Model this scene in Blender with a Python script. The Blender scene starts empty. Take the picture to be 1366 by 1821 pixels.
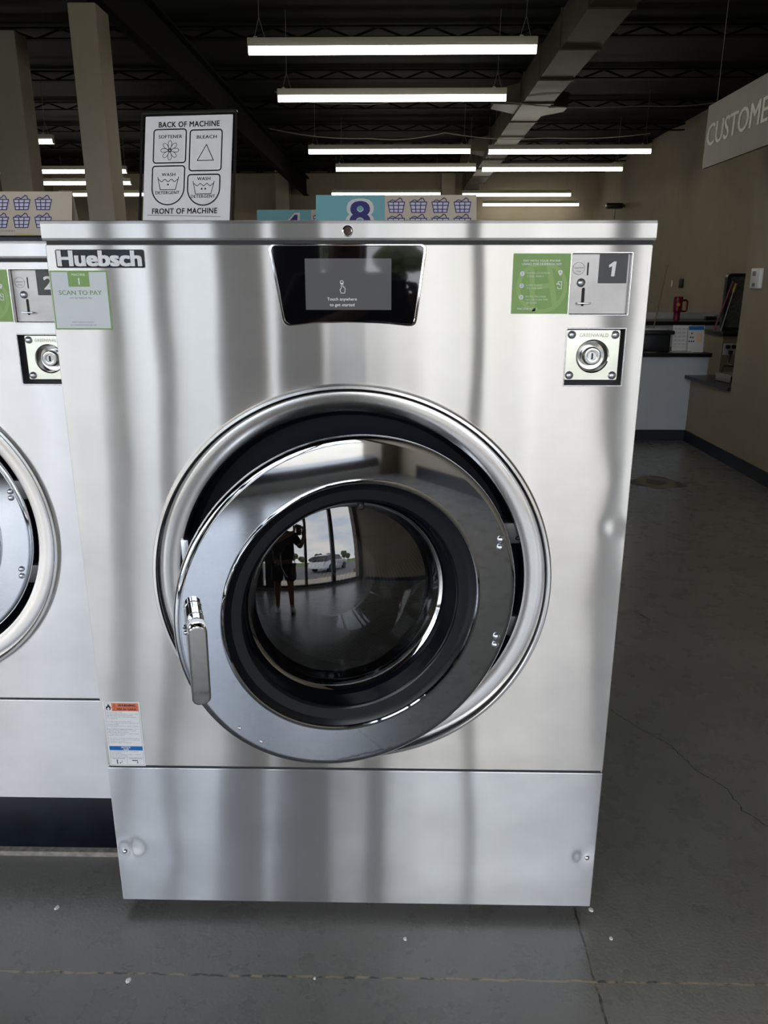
import bpy, bmesh, math, random
from mathutils import Vector, Matrix
PI = math.pi
S = bpy.context.scene
COL = S.collection
random.seed(7)

# ---------------------------------------------------------------- camera
F_PX, YAW, PITCH, ROLL = 1362.76, 0.01916, 0.292296, 0.00054
CAM = Vector((0.0942, 0.0, 1.42))
fw = Vector((-math.sin(YAW)*math.cos(PITCH), math.cos(YAW)*math.cos(PITCH), -math.sin(PITCH)))
rt = Vector((math.cos(YAW), math.sin(YAW), 0)); up = rt.cross(fw)
r2 = rt*math.cos(ROLL)+up*math.sin(ROLL); u2 = -rt*math.sin(ROLL)+up*math.cos(ROLL)
cd = bpy.data.cameras.new('camera'); cam = bpy.data.objects.new('camera', cd); COL.objects.link(cam)
cd.sensor_fit = 'VERTICAL'; cd.sensor_height = 36; cd.sensor_width = 27; cd.lens = F_PX*36/1821
cd.clip_start = 0.01; cd.clip_end = 400
M = Matrix((r2, u2, -fw)).transposed().to_4x4(); M.translation = CAM
cam.matrix_world = M
S.camera = cam

# ---------------------------------------------------------------- world, exposure
S.view_settings.view_transform = 'Standard'; S.view_settings.look = 'None'
S.view_settings.exposure = 0.0; S.view_settings.gamma = 1.0; S.view_settings.use_curve_mapping = False
try:
    S.cycles.use_denoising = True; S.cycles.max_bounces = 10; S.cycles.glossy_bounces = 6
    S.cycles.diffuse_bounces = 4; S.cycles.transparent_max_bounces = 12; S.cycles.sample_clamp_indirect = 8
    S.cycles.caustics_reflective = True
except Exception: pass
SKY = 5.4
TUBE = 10.5
W = bpy.data.worlds.new('sky'); S.world = W; W.use_nodes = True
nt = W.node_tree; nt.nodes.clear()
def wn(t): return nt.nodes.new(t)
o = wn('ShaderNodeOutputWorld'); bg = wn('ShaderNodeBackground'); tc = wn('ShaderNodeTexCoord')
mp = wn('ShaderNodeMapping'); mp.inputs['Scale'].default_value = (1.4, 1.4, 4.5)
nz = wn('ShaderNodeTexNoise'); nz.inputs['Scale'].default_value = 1.6; nz.inputs['Detail'].default_value = 6
cr = wn('ShaderNodeValToRGB'); cr.color_ramp.elements[0].position = .38; cr.color_ramp.elements[1].position = .62
cr.color_ramp.elements[0].color = (.60, .70, .86, 1); cr.color_ramp.elements[1].color = (1.0, .98, .94, 1)
nt.links.new(tc.outputs['Generated'], mp.inputs['Vector']); nt.links.new(mp.outputs[0], nz.inputs['Vector'])
nt.links.new(nz.outputs['Fac'], cr.inputs['Fac']); nt.links.new(cr.outputs[0], bg.inputs['Color'])
bg.inputs['Strength'].default_value = SKY; nt.links.new(bg.outputs[0], o.inputs['Surface'])

# ---------------------------------------------------------------- materials
def lin(r, g, b): 
    f = lambda c: (c/255/12.92) if c/255 <= .04045 else ((c/255+.055)/1.055)**2.4
    return (f(r), f(g), f(b), 1)
class Mt:
    def __init__(s, name):
        s.m = bpy.data.materials.new(name); s.m.use_nodes = True; s.t = s.m.node_tree
        s.b = s.t.nodes['Principled BSDF']
    def n(s, t, **k):
        x = s.t.nodes.new(t)
        for a, v in k.items(): setattr(x, a, v)
        return x
    def l(s, a, b): s.t.links.new(a, b)
    def math(s, op, a, b=None, c=None):
        x = s.n('ShaderNodeMath', operation=op)
        for i, v in enumerate((a, b, c)):
            if v is None: continue
            if isinstance(v, (int, float)): x.inputs[i].default_value = v
            else: s.l(v, x.inputs[i])
        return x.outputs[0]
    def noise(s, vec, scale, detail=3, mscale=None, rough=.5):
        if mscale:
            mp = s.n('ShaderNodeMapping'); mp.inputs['Scale'].default_value = mscale; s.l(vec, mp.inputs['Vector']); vec = mp.outputs[0]
        x = s.n('ShaderNodeTexNoise'); x.inputs['Scale'].default_value = scale; x.inputs['Detail'].default_value = detail
        x.inputs['Roughness'].default_value = rough
        s.l(vec, x.inputs['Vector']); return x.outputs['Fac']
    def ramp(s, fac, stops):
        x = s.n('ShaderNodeValToRGB'); r = x.color_ramp
        while len(r.elements) < len(stops): r.elements.new(.5)
        for e, (p, c) in zip(r.elements, stops): e.position = p; e.color = c
        s.l(fac, x.inputs['Fac']); return x.outputs[0]
    def mix(s, fac, a, b):
        x = s.n('ShaderNodeMix', data_type='RGBA')
        for i, v in ((0, fac), (6, a), (7, b)):
            if isinstance(v, (int, float, tuple)): x.inputs[i].default_value = v
            else: s.l(v, x.inputs[i])
        return x.outputs[2]
    def bump(s, h, dist=1.0, strength=1.0, normal=None):
        x = s.n('ShaderNodeBump'); x.inputs['Strength'].default_value = strength; x.inputs['Distance'].default_value = dist
        s.l(h, x.inputs['Height'])
        if normal: s.l(normal, x.inputs['Normal'])
        s.l(x.outputs[0], s.b.inputs['Normal']); return x.outputs[0]
def pr(name, col, rough=.5, metal=0, spec=.5, emit=None, es=1, coat=0, nscale=0, namt=.1, bump=0):
    k = Mt(name); b = k.b
    b.inputs['Base Color'].default_value = col; b.inputs['Roughness'].default_value = rough; b.inputs['Metallic'].default_value = metal
    b.inputs['Specular IOR Level'].default_value = spec; b.inputs['Coat Weight'].default_value = coat
    if emit: b.inputs['Emission Color'].default_value = emit; b.inputs['Emission Strength'].default_value = es
    if nscale:
        tcn = k.n('ShaderNodeTexCoord'); f = k.noise(tcn.outputs['Object'], nscale, 5)
        lo = tuple(c*(1-namt) for c in col[:3])+(1,); hi = tuple(min(1, c*(1+namt)) for c in col[:3])+(1,)
        k.l(k.ramp(f, [(.3, lo), (.7, hi)]), b.inputs['Base Color'])
        if bump: k.bump(f, bump)
    return k.m

def steel(name, col=(.66, .65, .63, 1), rough=.165, aniso=.90, warp=.0021, wscale=3.1, dents=(), smudge=.12, seed=0., fine=.0000015):
    k = Mt(name); k.t.nodes.remove(k.b)
    b = k.b = k.n('ShaderNodeBsdfAnisotropic', distribution='MULTI_GGX')
    b2 = k.n('ShaderNodeBsdfAnisotropic', distribution='MULTI_GGX'); b2.inputs['Roughness'].default_value = .52; b2.inputs['Anisotropy'].default_value = .35   # coarse scratches of the brushing
    ms = k.n('ShaderNodeMixShader'); ms.inputs[0].default_value = .30; k.l(b.outputs[0], ms.inputs[1]); k.l(b2.outputs[0], ms.inputs[2])
    k.l(ms.outputs[0], k.t.nodes['Material Output'].inputs['Surface'])
    tcn = k.n('ShaderNodeTexCoord'); obj = tcn.outputs['Object']
    mpn = k.n('ShaderNodeMapping'); mpn.inputs['Location'].default_value = (seed, seed*.7, seed*1.3); k.l(obj, mpn.inputs['Vector']); ov = mpn.outputs[0]
    # smudges and cleaning swirls: real marks on the sheet
    sm = k.noise(ov, 5, 6, (1, 1, 1.6), .6)
    c0 = tuple(c*(1-smudge) for c in col[:3])+(1,)
    base = k.ramp(sm, [(.3, c0), (.7, col)])
    k.l(base, b.inputs['Color']); k.l(base, b2.inputs['Color'])
    g = k.noise(ov, 60, 3, (1.2, 1.2, 55))
    rr = k.math('MULTIPLY_ADD', g, .05, rough-.025)
    rr = k.math('MULTIPLY_ADD', sm, .06, k.math('SUBTRACT', rr, .03))
    k.l(rr, b.inputs['Roughness'])
    b.inputs['Anisotropy'].default_value = aniso; b.inputs['Rotation'].default_value = 0.0
    tg = k.n('ShaderNodeTangent', direction_type='UV_MAP'); k.l(tg.outputs[0], b.inputs['Tangent']); k.l(tg.outputs[0], b2.inputs['Tangent'])
    h = k.math('MULTIPLY', k.noise(ov, wscale, 1.5, (1.25, 1.25, .55), .35), warp)
    h = k.math('ADD', h, k.math('MULTIPLY', k.noise(ov, 11, 1, (1.0, 1.0, .8), .4), warp*.022))
    h = k.math('ADD', h, k.math('MULTIPLY', g, fine))
    sx = k.n('ShaderNodeSeparateXYZ'); k.l(obj, sx.inputs[0])
    for (dx, dz, rad, dep) in dents:
        vx = k.math('SUBTRACT', sx.outputs[0], dx); vz = k.math('SUBTRACT', sx.outputs[2], dz)
        d2 = k.math('ADD', k.math('MULTIPLY', vx, vx), k.math('MULTIPLY', vz, vz))
        e = k.math('EXPONENT', k.math('MULTIPLY', d2, -1/(rad*rad)))
        h = k.math('ADD', h, k.math('MULTIPLY', e, dep))
    nb = k.bump(h); k.l(nb, b2.inputs['Normal'])
    return k.m
K = {}
K['steel_front'] = steel('brushed_steel_front', seed=1.7, col=(.655, .63, .595, 1), dents=((.522, .955, .018, -.00035), (.53, 1.05, .05, .0003), (.50, .80, .07, -.0005)))
K['steel_low'] = steel('brushed_steel_lower', seed=4.2, col=(.66, .67, .68, 1), dents=((-.512, .178, .02, -.0022), (.516, .172, .018, -.0009), (-.47, .15, .05, -.0006)))
K['steel_lid'] = steel('brushed_steel_lid', seed=2.9, warp=.0006, col=(.60, .585, .56, 1))
K['steel_side'] = steel('brushed_steel_side', seed=8.1, rough=.28)
K['steel_second'] = steel('brushed_steel_second', seed=12.3, dents=((-.03, .075, .03, -.003),), col=(.66, .65, .65, 1))
K['steel_ring'] = pr('spun_steel_ring', (.70, .69, .68, 1), .2, 1, nscale=9, namt=.05)
K['steel_plate'] = steel('tumbled_steel_plate', col=(.50, .48, .47, 1), rough=.42, aniso=.0, warp=.0002, smudge=.3, seed=3.3)
K['zinc'] = pr('zinc_lock_plate', (.70, .71, .62, 1), .28, 1, nscale=14, namt=.12)
K['lock_cup'] = pr('lock_cup_metal', (.52, .52, .50, 1), .13, 1)
K['chrome'] = pr('polished_chrome', (.80, .80, .80, 1), .05, 1)
k = Mt('polished_door_ring'); tcn = k.n('ShaderNodeTexCoord')
f = k.noise(tcn.outputs['Object'], 7, 5)
k.l(k.ramp(f, [(.3, (.50, .54, .60, 1)), (.7, (.58, .61, .66, 1))]), k.b.inputs['Base Color']); k.b.inputs['Metallic'].default_value = 1
k.l(k.math('MULTIPLY_ADD', f, .03, .02), k.b.inputs['Roughness'])
k.bump(k.math('MULTIPLY', k.noise(tcn.outputs['Object'], 4, 1), .0003))
K['door_ring'] = k.m
K['hinge_grey'] = pr('hinge_grey', (.09, .09, .095, 1), .45, .6)
K['rivet'] = pr('rivet_steel', (.66, .69, .74, 1), .33, 1)
K['black_rubber'] = pr('navy_black_rubber', (.004, .006, .011, 1), .5, 0, .22, nscale=30, namt=.2)
K['black_gloss'] = pr('black_gloss', (.003, .004, .007, 1), .16, 0, .28)
K['black_base'] = pr('black_painted_base', (.003, .005, .010, 1), .36, 0, .3, nscale=14, namt=.6)
K['dark_gap'] = pr('dark_gap', (.01, .01, .012, 1), .6)
K['gasket'] = pr('dark_gasket', (.012, .013, .016, 1), .35)
K['screen_black'] = pr('screen_black_glass', (.003, .003, .004, 1), .03, 0, .7)
K['display'] = pr('lit_display', (.02, .02, .022, 1), .04, 0, .7, emit=(.07, .072, .077, 1), es=1)
K['display_txt'] = pr('display_text', (.2, .2, .2, 1), .1, 0, .5, emit=(.55, .56, .58, 1), es=1)
K['white'] = pr('white_plastic', lin(225, 226, 228), .35)
K['sticker_white'] = pr('sticker_white', lin(205, 210, 214), .5, nscale=20, namt=.02)
K['sticker_green'] = pr('sticker_green', lin(122, 158, 80), .42, nscale=25, namt=.05)
K['sticker_green2'] = pr('sticker_green_dark', lin(118, 158, 82), .42, nscale=25, namt=.05)
K['sticker_greenlogo'] = pr('sticker_green_light', lin(140, 172, 95), .42)
K['text_green'] = pr('text_green', lin(112, 146, 92), .5)
K['text_pale'] = pr('text_pale', lin(205, 218, 190), .5)
K['ink'] = pr('black_ink', lin(28, 28, 30), .5)
K['ink_grey'] = pr('grey_ink', lin(105, 108, 112), .5)
K['orange'] = pr('orange_print', lin(225, 120, 85), .5)
K['blue_print'] = pr('blue_print', lin(20, 98, 170), .5)
K['number_black'] = pr('number_square_black', lin(58, 58, 60), .45, nscale=30, namt=.15)
K['paper'] = pr('printed_paper', lin(205, 203, 202), .6, nscale=10, namt=.03)
K['card'] = pr('sign_card', lin(190, 178, 162), .6, nscale=12, namt=.03)
K['teal'] = pr('teal_print', lin(110, 165, 172), .6)
K['navy'] = pr('navy_print', lin(48, 46, 110), .6)
K['icon_fill'] = pr('pale_icon_fill', lin(200, 196, 204), .6)
K['tape'] = pr('yellowed_tape', lin(190, 178, 130), .3)
K['wall'] = pr('beige_wall_paint', lin(158, 146, 127), .7, 0, .3, nscale=3, namt=.05)
K['wall_grey'] = pr('grey_white_wall', lin(196, 196, 196), .6, 0, .3, nscale=4, namt=.04)
K['column'] = pr('beige_column_paint', lin(182, 170, 152), .65, 0, .3, nscale=4, namt=.04)
K['base'] = pr('black_vinyl_baseboard', (.008, .010, .016, 1), .35)
K['ceil'] = pr('black_ceiling', (.008, .0075, .007, 1), .8, 0, .2, nscale=2, namt=.25)
K['joist'] = pr('dark_joist_paint', (.004, .0037, .0034, 1), .8, 0, .12)
K['duct'] = pr('painted_duct', lin(78, 69, 57), .5, .2, .4, nscale=6, namt=.15)
K['fixture'] = pr('fixture_housing', lin(205, 198, 182), .5)
K['tube'] = pr('led_lens', (.9, .9, .85, 1), .4, emit=(1, .965, .84, 1), es=TUBE)
K['cable'] = pr('thin_cable', lin(130, 126, 118), .5)
K['counter_top'] = pr('black_laminate_top', (.008, .008, .009, 1), .28)
K['counter_face'] = pr('pale_counter_face', lin(175, 180, 186), .5, nscale=5, namt=.03)
K['black_plastic'] = pr('black_plastic', (.010, .011, .014, 1), .4)
K['maroon'] = pr('maroon_paint', lin(120, 20, 48), .35)
K['yellow'] = pr('yellow_plastic', lin(225, 175, 40), .4)
K['grey_plastic'] = pr('grey_plastic', lin(150, 148, 140), .35, .3)
K['mesh_grey'] = pr('grey_mesh', lin(75, 75, 68), .6, nscale=60, namt=.5)
K['wood_rod'] = pr('wooden_rod', lin(130, 112, 84), .5)
K['frame'] = pr('window_frame', lin(84, 84, 86), .4, .3)
K['pier'] = pr('pier_paint', lin(120, 110, 98), .6)
K['chip'] = pr('white_chip', lin(225, 224, 218), .6)
K['sign_bronze'] = pr('brushed_bronze_sign', lin(72, 62, 50), .42, .2, nscale=8, namt=.08)
K['sign_text'] = pr('pale_sign_letters', lin(235, 230, 218), .5)
K['acrylic_edge'] = pr('clear_acrylic_edge', (.02, .02, .02, 1), .1, 0, .4)
K['page'] = pr('sign_page', lin(250, 249, 250), .6)
K['concrete_pad'] = pr('raw_concrete_edge', lin(128, 124, 116), .9, nscale=60, namt=.35)
# glass
def glassy(name, tint, gloss=.5, ior=1.5, rough=.0):
    m = bpy.data.materials.new(name); m.use_nodes = True; t = m.node_tree; t.nodes.clear()
    out = t.nodes.new('ShaderNodeOutputMaterial'); mx = t.nodes.new('ShaderNodeMixShader')
    tr = t.nodes.new('ShaderNodeBsdfTransparent'); tr.inputs[0].default_value = tint
    gl = t.nodes.new('ShaderNodeBsdfGlossy'); gl.inputs['Roughness'].default_value = rough; gl.inputs['Color'].default_value = (1, 1, 1, 1)
    fr = t.nodes.new('ShaderNodeFresnel'); fr.inputs['IOR'].default_value = ior
    t.links.new(fr.outputs[0], mx.inputs[0]); t.links.new(tr.outputs[0], mx.inputs[1]); t.links.new(gl.outputs[0], mx.inputs[2])
    t.links.new(mx.outputs[0], out.inputs[0]); return m
K['glass'] = glassy('door_glass', (.42, .43, .44, 1), ior=1.9)
K['car_glass'] = pr('car_glass', (.01, .012, .015, 1), .05, 0, .8)
K['acrylic'] = glassy('clear_acrylic', (.93, .93, .93, 1), ior=1.3)
# drum
k = Mt('perforated_drum'); tcn = k.n('ShaderNodeTexCoord'); sx = k.n('ShaderNodeSeparateXYZ'); k.l(tcn.outputs['Object'], sx.inputs[0])
ang = k.math('ARCTAN2', sx.outputs[0], sx.outputs[2])
u = k.math('MULTIPLY', ang, 26.0); v = k.math('MULTIPLY', sx.outputs[1], 90.0)
row = k.math('MODULO', k.math('FLOOR', v), 2.0); u = k.math('ADD', u, k.math('MULTIPLY', row, .5))
fu = k.math('SUBTRACT', k.math('FRACT', u), .5); fv = k.math('SUBTRACT', k.math('FRACT', v), .5)
d = k.math('SQRT', k.math('ADD', k.math('MULTIPLY', fu, fu), k.math('MULTIPLY', fv, fv)))
hole = k.math('LESS_THAN', d, .3)
k.l(k.mix(hole, (.22, .22, .22, 1), (.01, .01, .01, 1)), k.b.inputs['Base Color'])
k.b.inputs['Metallic'].default_value = .85; k.b.inputs['Roughness'].default_value = .35
K['drum'] = k.m
K['drum_plain'] = pr('drum_steel', (.5, .5, .5, 1), .3, 1)
# floor: polished grey concrete, saw joints filled with tan dust
k = Mt('polished_concrete'); tcn = k.n('ShaderNodeTexCoord'); ob = tcn.outputs['Object']; sx = k.n('ShaderNodeSeparateXYZ'); k.l(ob, sx.inputs[0])
a = k.noise(ob, 1.1, 6, rough=.6); c = k.noise(ob, 9, 6, rough=.65); fine = k.noise(ob, 140, 3)
f = k.math('ADD', k.math('MULTIPLY', a, .62), k.math('ADD', k.math('MULTIPLY', c, .23), k.math('MULTIPLY', fine, .15)))
base = k.ramp(f, [(.34, (.108, .106, .096, 1)), (.5, (.148, .146, .135, 1)), (.68, (.190, .187, .174, 1))])
wob = k.math('MULTIPLY', k.math('SUBTRACT', k.noise(ob, 26, 5), .5), .012)
thick = k.math('MULTIPLY_ADD', k.noise(ob, 14, 4), .0060, -.0004)
def joint(axis, pos, lim=None):
    dd = k.math('ABSOLUTE', k.math('ADD', k.math('SUBTRACT', sx.outputs[axis], pos), wob))
    mk = k.math('LESS_THAN', dd, thick)
    if lim: mk = k.math('MULTIPLY', mk, k.math('LESS_THAN', sx.outputs[1], lim))
    return mk
jm = k.math('MAXIMUM', joint(1, 1.276), k.math('MAXIMUM', joint(1, 4.33), joint(1, -1.1)))
jv = k.math('MAXIMUM', joint(0, .517, 1.6), joint(0, -2.6))
jc = k.ramp(k.noise(ob, 34, 5), [(.40, (.035, .032, .028, 1)), (.52, (.30, .25, .17, 1))])
jcv = k.ramp(k.noise(ob, 34, 5), [(.45, (.018, .017, .015, 1)), (.65, (.15, .125, .09, 1))])
base = k.mix(jv, base, jcv); base = k.mix(jm, base, jc)
k.l(base, k.b.inputs['Base Color'])
k.l(k.math('MULTIPLY_ADD', c, .12, .22), k.b.inputs['Roughness']); k.b.inputs['Specular IOR Level'].default_value = .55; k.b.inputs['Coat Weight'].default_value = .5; k.b.inputs['Coat Roughness'].default_value = .3; k.b.inputs['Coat IOR'].default_value = 1.5
k.bump(k.math('MULTIPLY', k.math('ADD', fine, c), .0004))
K['floor'] = k.m
K['crack'] = pr('dark_crack', (.012, .011, .010, 1), .9)
K['crack_tan'] = pr('tan_stain', lin(112, 106, 88), .5, nscale=20, namt=.2)
K['stain_dark'] = pr('stain_dark', lin(70, 66, 54), .5, nscale=20, namt=.2)
# outside
K['sidewalk'] = pr('pale_sidewalk', lin(200, 190, 172), .85, nscale=3, namt=.08)
K['asphalt'] = pr('asphalt', lin(110, 110, 112), .85, nscale=20, namt=.15)
K['grass'] = pr('grass', lin(96, 120, 60), .9, nscale=6, namt=.3)
K['stone'] = pr('river_stone', lin(190, 170, 145), .8, nscale=7, namt=.4)
K['brick'] = pr('red_brick', lin(150, 84, 66), .8, nscale=12, namt=.2)
K['foliage'] = pr('far_foliage', lin(88, 92, 66), .9, nscale=3, namt=.5)
K['car_paint'] = pr('silver_car_paint', (.55, .57, .60, 1), .22, .8, coat=.6)
K['tyre'] = pr('tyre', (.012, .012, .012, 1), .7)
K['skin'] = pr('skin', lin(178, 128, 104), .55)
K['shirt'] = pr('dark_shirt', lin(46, 48, 54), .8)
K['shorts'] = pr('dark_shorts', lin(34, 34, 38), .8)
K['hair'] = pr('dark_hair', lin(36, 28, 22), .6)

# ---------------------------------------------------------------- mesh builder
def rrect(x0, x1, z0, z1, r, n=5):
    p = []
    for cx, cz, a0 in ((x1-r, z1-r, 0), (x0+r, z1-r, 90), (x0+r, z0+r, 180), (x1-r, z0+r, 270)):
        for i in range(n+1):
            a = math.radians(a0+90*i/n); p.append((cx+r*math.cos(a), cz+r*math.sin(a)))
    return p
def circle(cx, cz, r, n=48, a0=0): return [(cx+r*math.cos(a0+2*PI*i/n), cz+r*math.sin(a0+2*PI*i/n)) for i in range(n)]
def roundpoly(pts, r, n=4):
    out = []; N = len(pts)
    for i in range(N):
        p0, p1, p2 = Vector(pts[i-1]), Vector(pts[i]), Vector(pts[(i+1) % N])
        a = (p0-p1).normalized(); b = (p2-p1).normalized()
        rr = min(r, (p0-p1).length*.45, (p2-p1).length*.45)
        s, e = p1+a*rr, p1+b*rr
        for j in range(n+1):
            t = j/n; q = s.lerp(p1, t).lerp(p1.lerp(e, t), t); out.append((q.x, q.y))
    return out
class B:
    def __init__(s, T=None): s.v = []; s.f = []; s.mi = []; s.sm = []; s.mats = []; s.T = T or Matrix()
    def mid(s, m):
        m = K[m]
        if m not in s.mats: s.mats.append(m)
        return s.mats.index(m)
    def add(s, vs, fs, m, smooth=False):
        o = len(s.v); i = s.mid(m)
        s.v += [s.T @ Vector(v) for v in vs]
        for f in fs: s.f.append([o+a for a in f]); s.mi.append(i); s.sm.append(smooth)
        return s
    def box(s, x0, x1, y0, y1, z0, z1, m):
        v = [(x, y, z) for x in (x0, x1) for y in (y0, y1) for z in (z0, z1)]
        return s.add(v, [(0, 1, 3, 2), (4, 6, 7, 5), (0, 4, 5, 1), (2, 3, 7, 6), (0, 2, 6, 4), (1, 5, 7, 3)], m)
    def bbox(s, x0, x1, y0, y1, z0, z1, m, r=.003, seg=2):
        bm = bmesh.new(); bmesh.ops.create_cube(bm, size=1)
        for v in bm.verts: v.co = Vector(((x0+x1)/2+v.co.x*(x1-x0), (y0+y1)/2+v.co.y*(y1-y0), (z0+z1)/2+v.co.z*(z1-z0)))
        bmesh.ops.bevel(bm, geom=bm.edges[:], offset=r, segments=seg, affect='EDGES', profile=.5)
        bm.verts.index_update(); s.add([v.co.copy() for v in bm.verts], [[v.index for v in f.verts] for f in bm.faces], m, True); bm.free(); return s
    def lathe(s, prof, m, c=(0, 0, 0), n=64, smooth=True, axis='y'):
        # prof: list of (radius, coordinate along axis)
        v = []; f = []
        Pn = [prof[0]]
        for p_, q_ in zip(prof[:-1], prof[1:]):   # support loops keep long flat stretches flat under smooth shading
            L_ = math.hypot(q_[0]-p_[0], q_[1]-p_[1])
            if L_ > .012:
                e_ = .0012/L_; Pn += [(p_[0]+(q_[0]-p_[0])*t_, p_[1]+(q_[1]-p_[1])*t_) for t_ in (e_, 1-e_)]
            Pn.append(q_)
        prof = Pn
        for r, y in prof:
            for i in range(n):
                a = 2*PI*i/n; p = (r*math.cos(a), y, r*math.sin(a)) if axis == 'y' else ((r*math.cos(a), r*math.sin(a), y) if axis == 'z' else (y, r*math.cos(a), r*math.sin(a)))
                v.append((c[0]+p[0], c[1]+p[1], c[2]+p[2]))
        for j in range(len(prof)-1):
            for i in range(n):
                k_ = (i+1) % n; f.append((j*n+i, j*n+k_, (j+1)*n+k_, (j+1)*n+i))
        return s.add(v, f, m, smooth)
    def tube(s, pts, r, m, n=8, caps=True):
        P = [Vector(p) for p in pts]; v = []; f = []
        for i, p in enumerate(P):
            t = (P[min(i+1, len(P)-1)]-P[max(i-1, 0)]).normalized()
            a = t.orthogonal().normalized() if i == 0 else (a-t*a.dot(t)).normalized()
            b = t.cross(a); rr = r[i] if isinstance(r, (list, tuple)) else r
            for j in range(n): v.append(p+(a*math.cos(2*PI*j/n)+b*math.sin(2*PI*j/n))*rr)
        for i in range(len(P)-1):
            for j in range(n): k_ = (j+1) % n; f.append((i*n+j, i*n+k_, (i+1)*n+k_, (i+1)*n+j))
        if caps: f.append(tuple(range(n-1, -1, -1))); f.append(tuple(range((len(P)-1)*n, len(P)*n)))
        return s.add(v, f, m, True)
    def sphere(s, c, r, m, n=16, sc=(1, 1, 1)):
        v = []; f = []; h = n//2
        for j in range(h+1):
            ph = PI*j/h
            for i in range(n): a = 2*PI*i/n; v.append((c[0]+r*sc[0]*math.sin(ph)*math.cos(a), c[1]+r*sc[1]*math.sin(ph)*math.sin(a), c[2]+r*sc[2]*math.cos(ph)))
        for j in range(h):
            for i in range(n): k_ = (i+1) % n; f.append((j*n+i, j*n+k_, (j+1)*n+k_, (j+1)*n+i))
        return s.add(v, f, m, True)
    def curve(s, cu, y, m, smooth=False, W=Matrix()):
        ob = bpy.data.objects.new('tmp', cu); me = ob.to_mesh()
        vs = [W @ Vector((v.co.x, v.co.y, v.co.z)) for v in me.vertices]
        vs = [(q.x, y-q.z, q.y) for q in vs]
        s.add(vs, [list(p.vertices) for p in me.polygons], m, smooth)
        ob.to_mesh_clear(); bpy.data.objects.remove(ob); return s
    def plate(s, loops, y0, y1, m, bevel=0, seg=1, smooth=False):
        # flat plate in the x-z plane from y0 (front, towards -y) to y1; later loops cut holes
        cu = bpy.data.curves.new('c', 'CURVE'); cu.dimensions = '2D'; cu.fill_mode = 'BOTH'
        t = (y1-y0)/2; cu.extrude = max(t-bevel, 0)
        if bevel: cu.bevel_depth = bevel; cu.offset = -bevel; cu.bevel_resolution = seg
        for lp in loops:
            sp = cu.splines.new('POLY'); sp.points.add(len(lp)-1); sp.use_cyclic_u = True
            for q, (x, z) in zip(sp.points, lp): q.co = (x, z, 0, 1)
        s.curve(cu, (y0+y1)/2, m, smooth); bpy.data.curves.remove(cu); return s
    def flat(s, loops, y, m):  # a printed area, no thickness of its own, on a sheet that has one
        cu = bpy.data.curves.new('c', 'CURVE'); cu.dimensions = '2D'; cu.fill_mode = 'BOTH'
        for lp in loops:
            sp = cu.splines.new('POLY'); sp.points.add(len(lp)-1); sp.use_cyclic_u = True
            for q, (x, z) in zip(sp.points, lp): q.co = (x, z, 0, 1)
        s.curve(cu, y, m); bpy.data.curves.remove(cu); return s
    def rect(s, x0, x1, z0, z1, y, m): return s.add([(x0, y, z0), (x1, y, z0), (x1, y, z1), (x0, y, z1)], [(0, 1, 2, 3)], m)
    def stroke(s, pts, w, y, m, closed=False):
        P = [Vector(p) for p in pts]
        if closed: P.append(P[0])
        for i in range(len(P)-1):
            a, b = P[i], P[i+1]; d = (b-a)
            if d.length < 1e-7: continue
            d.normalize(); n_ = Vector((-d.y, d.x))*w/2; a = a-d*w*.3; b = b+d*w*.3
            s.kk = (getattr(s, 'kk', 0)+1) % 12; yy = y-s.kk*1.2e-5
            s.add([(q.x, yy, q.y) for q in (a-n_, b-n_, b+n_, a+n_)], [(0, 1, 2, 3)], m)
        return s
    def text(s, body, x, z, h, y, m, w=None, align='CENTER', bold=0, ext=0, shear=0, res=3, track=1):
        cu = bpy.data.curves.new('t', 'FONT'); cu.body = body; cu.align_x = 'LEFT'; cu.size = 1; cu.resolution_u = res; cu.shear = shear; cu.space_character = track
        if ext: cu.extrude = ext/h*.7
        ob = bpy.data.objects.new('tmp', cu); me = ob.to_mesh()
        if not me.vertices: return s
        xs = [v.co.x for v in me.vertices]; zs = [v.co.y for v in me.vertices]
        x0, x1 = min(xs), max(xs)
        z0, z1 = (0 if min(zs) < 0 else min(zs)), max(zs)
        kz = h/(z1-z0); kx = (w/(x1-x0)) if w else kz
        W_ = (x1-x0)*kx; ox = {'CENTER': x-W_/2, 'LEFT': x, 'RIGHT': x-W_}[align]
        fs = [list(p.vertices) for p in me.polygons]
        q_ = bold*.8
        sh = [(0, 0)] if bold <= 0 else ([(-q_, 0), (0, 0), (q_, 0)] if bold < .03 else [(a_, c_) for a_ in (-q_, 0, q_) for c_ in (-q_*.6, q_*.6)])
        for i_, (dx, dz) in enumerate(sh):   # heavier strokes: the same letters struck again slightly beside themselves
            s.add([(ox+(v.co.x-x0+dx)*kx, y-v.co.z*kz-i_*1.5e-5, z+(v.co.y-z0+dz)*kz) for v in me.vertices], fs, m)
        ob.to_mesh_clear(); bpy.data.objects.remove(ob); bpy.data.curves.remove(cu); return s
    def build(s, name, parent=None, loc=None, rot=None, auto=True):
        me = bpy.data.meshes.new(name); me.from_pydata([tuple(v) for v in s.v], [], s.f)
        for m in s.mats: me.materials.append(m)
        me.polygons.foreach_set('material_index', s.mi); me.polygons.foreach_set('use_smooth', s.sm)
        uv = me.uv_layers.new(name='UVMap')
        for l in me.loops:
            c = me.vertices[l.vertex_index].co; uv.data[l.index].uv = (c.x+c.y, c.z-c.y)
        me.update()
        o = bpy.data.objects.new(name, me); COL.objects.link(o)
        if parent: o.parent = parent
        if loc: o.location = loc
        if rot: o.rotation_euler = rot
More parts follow.
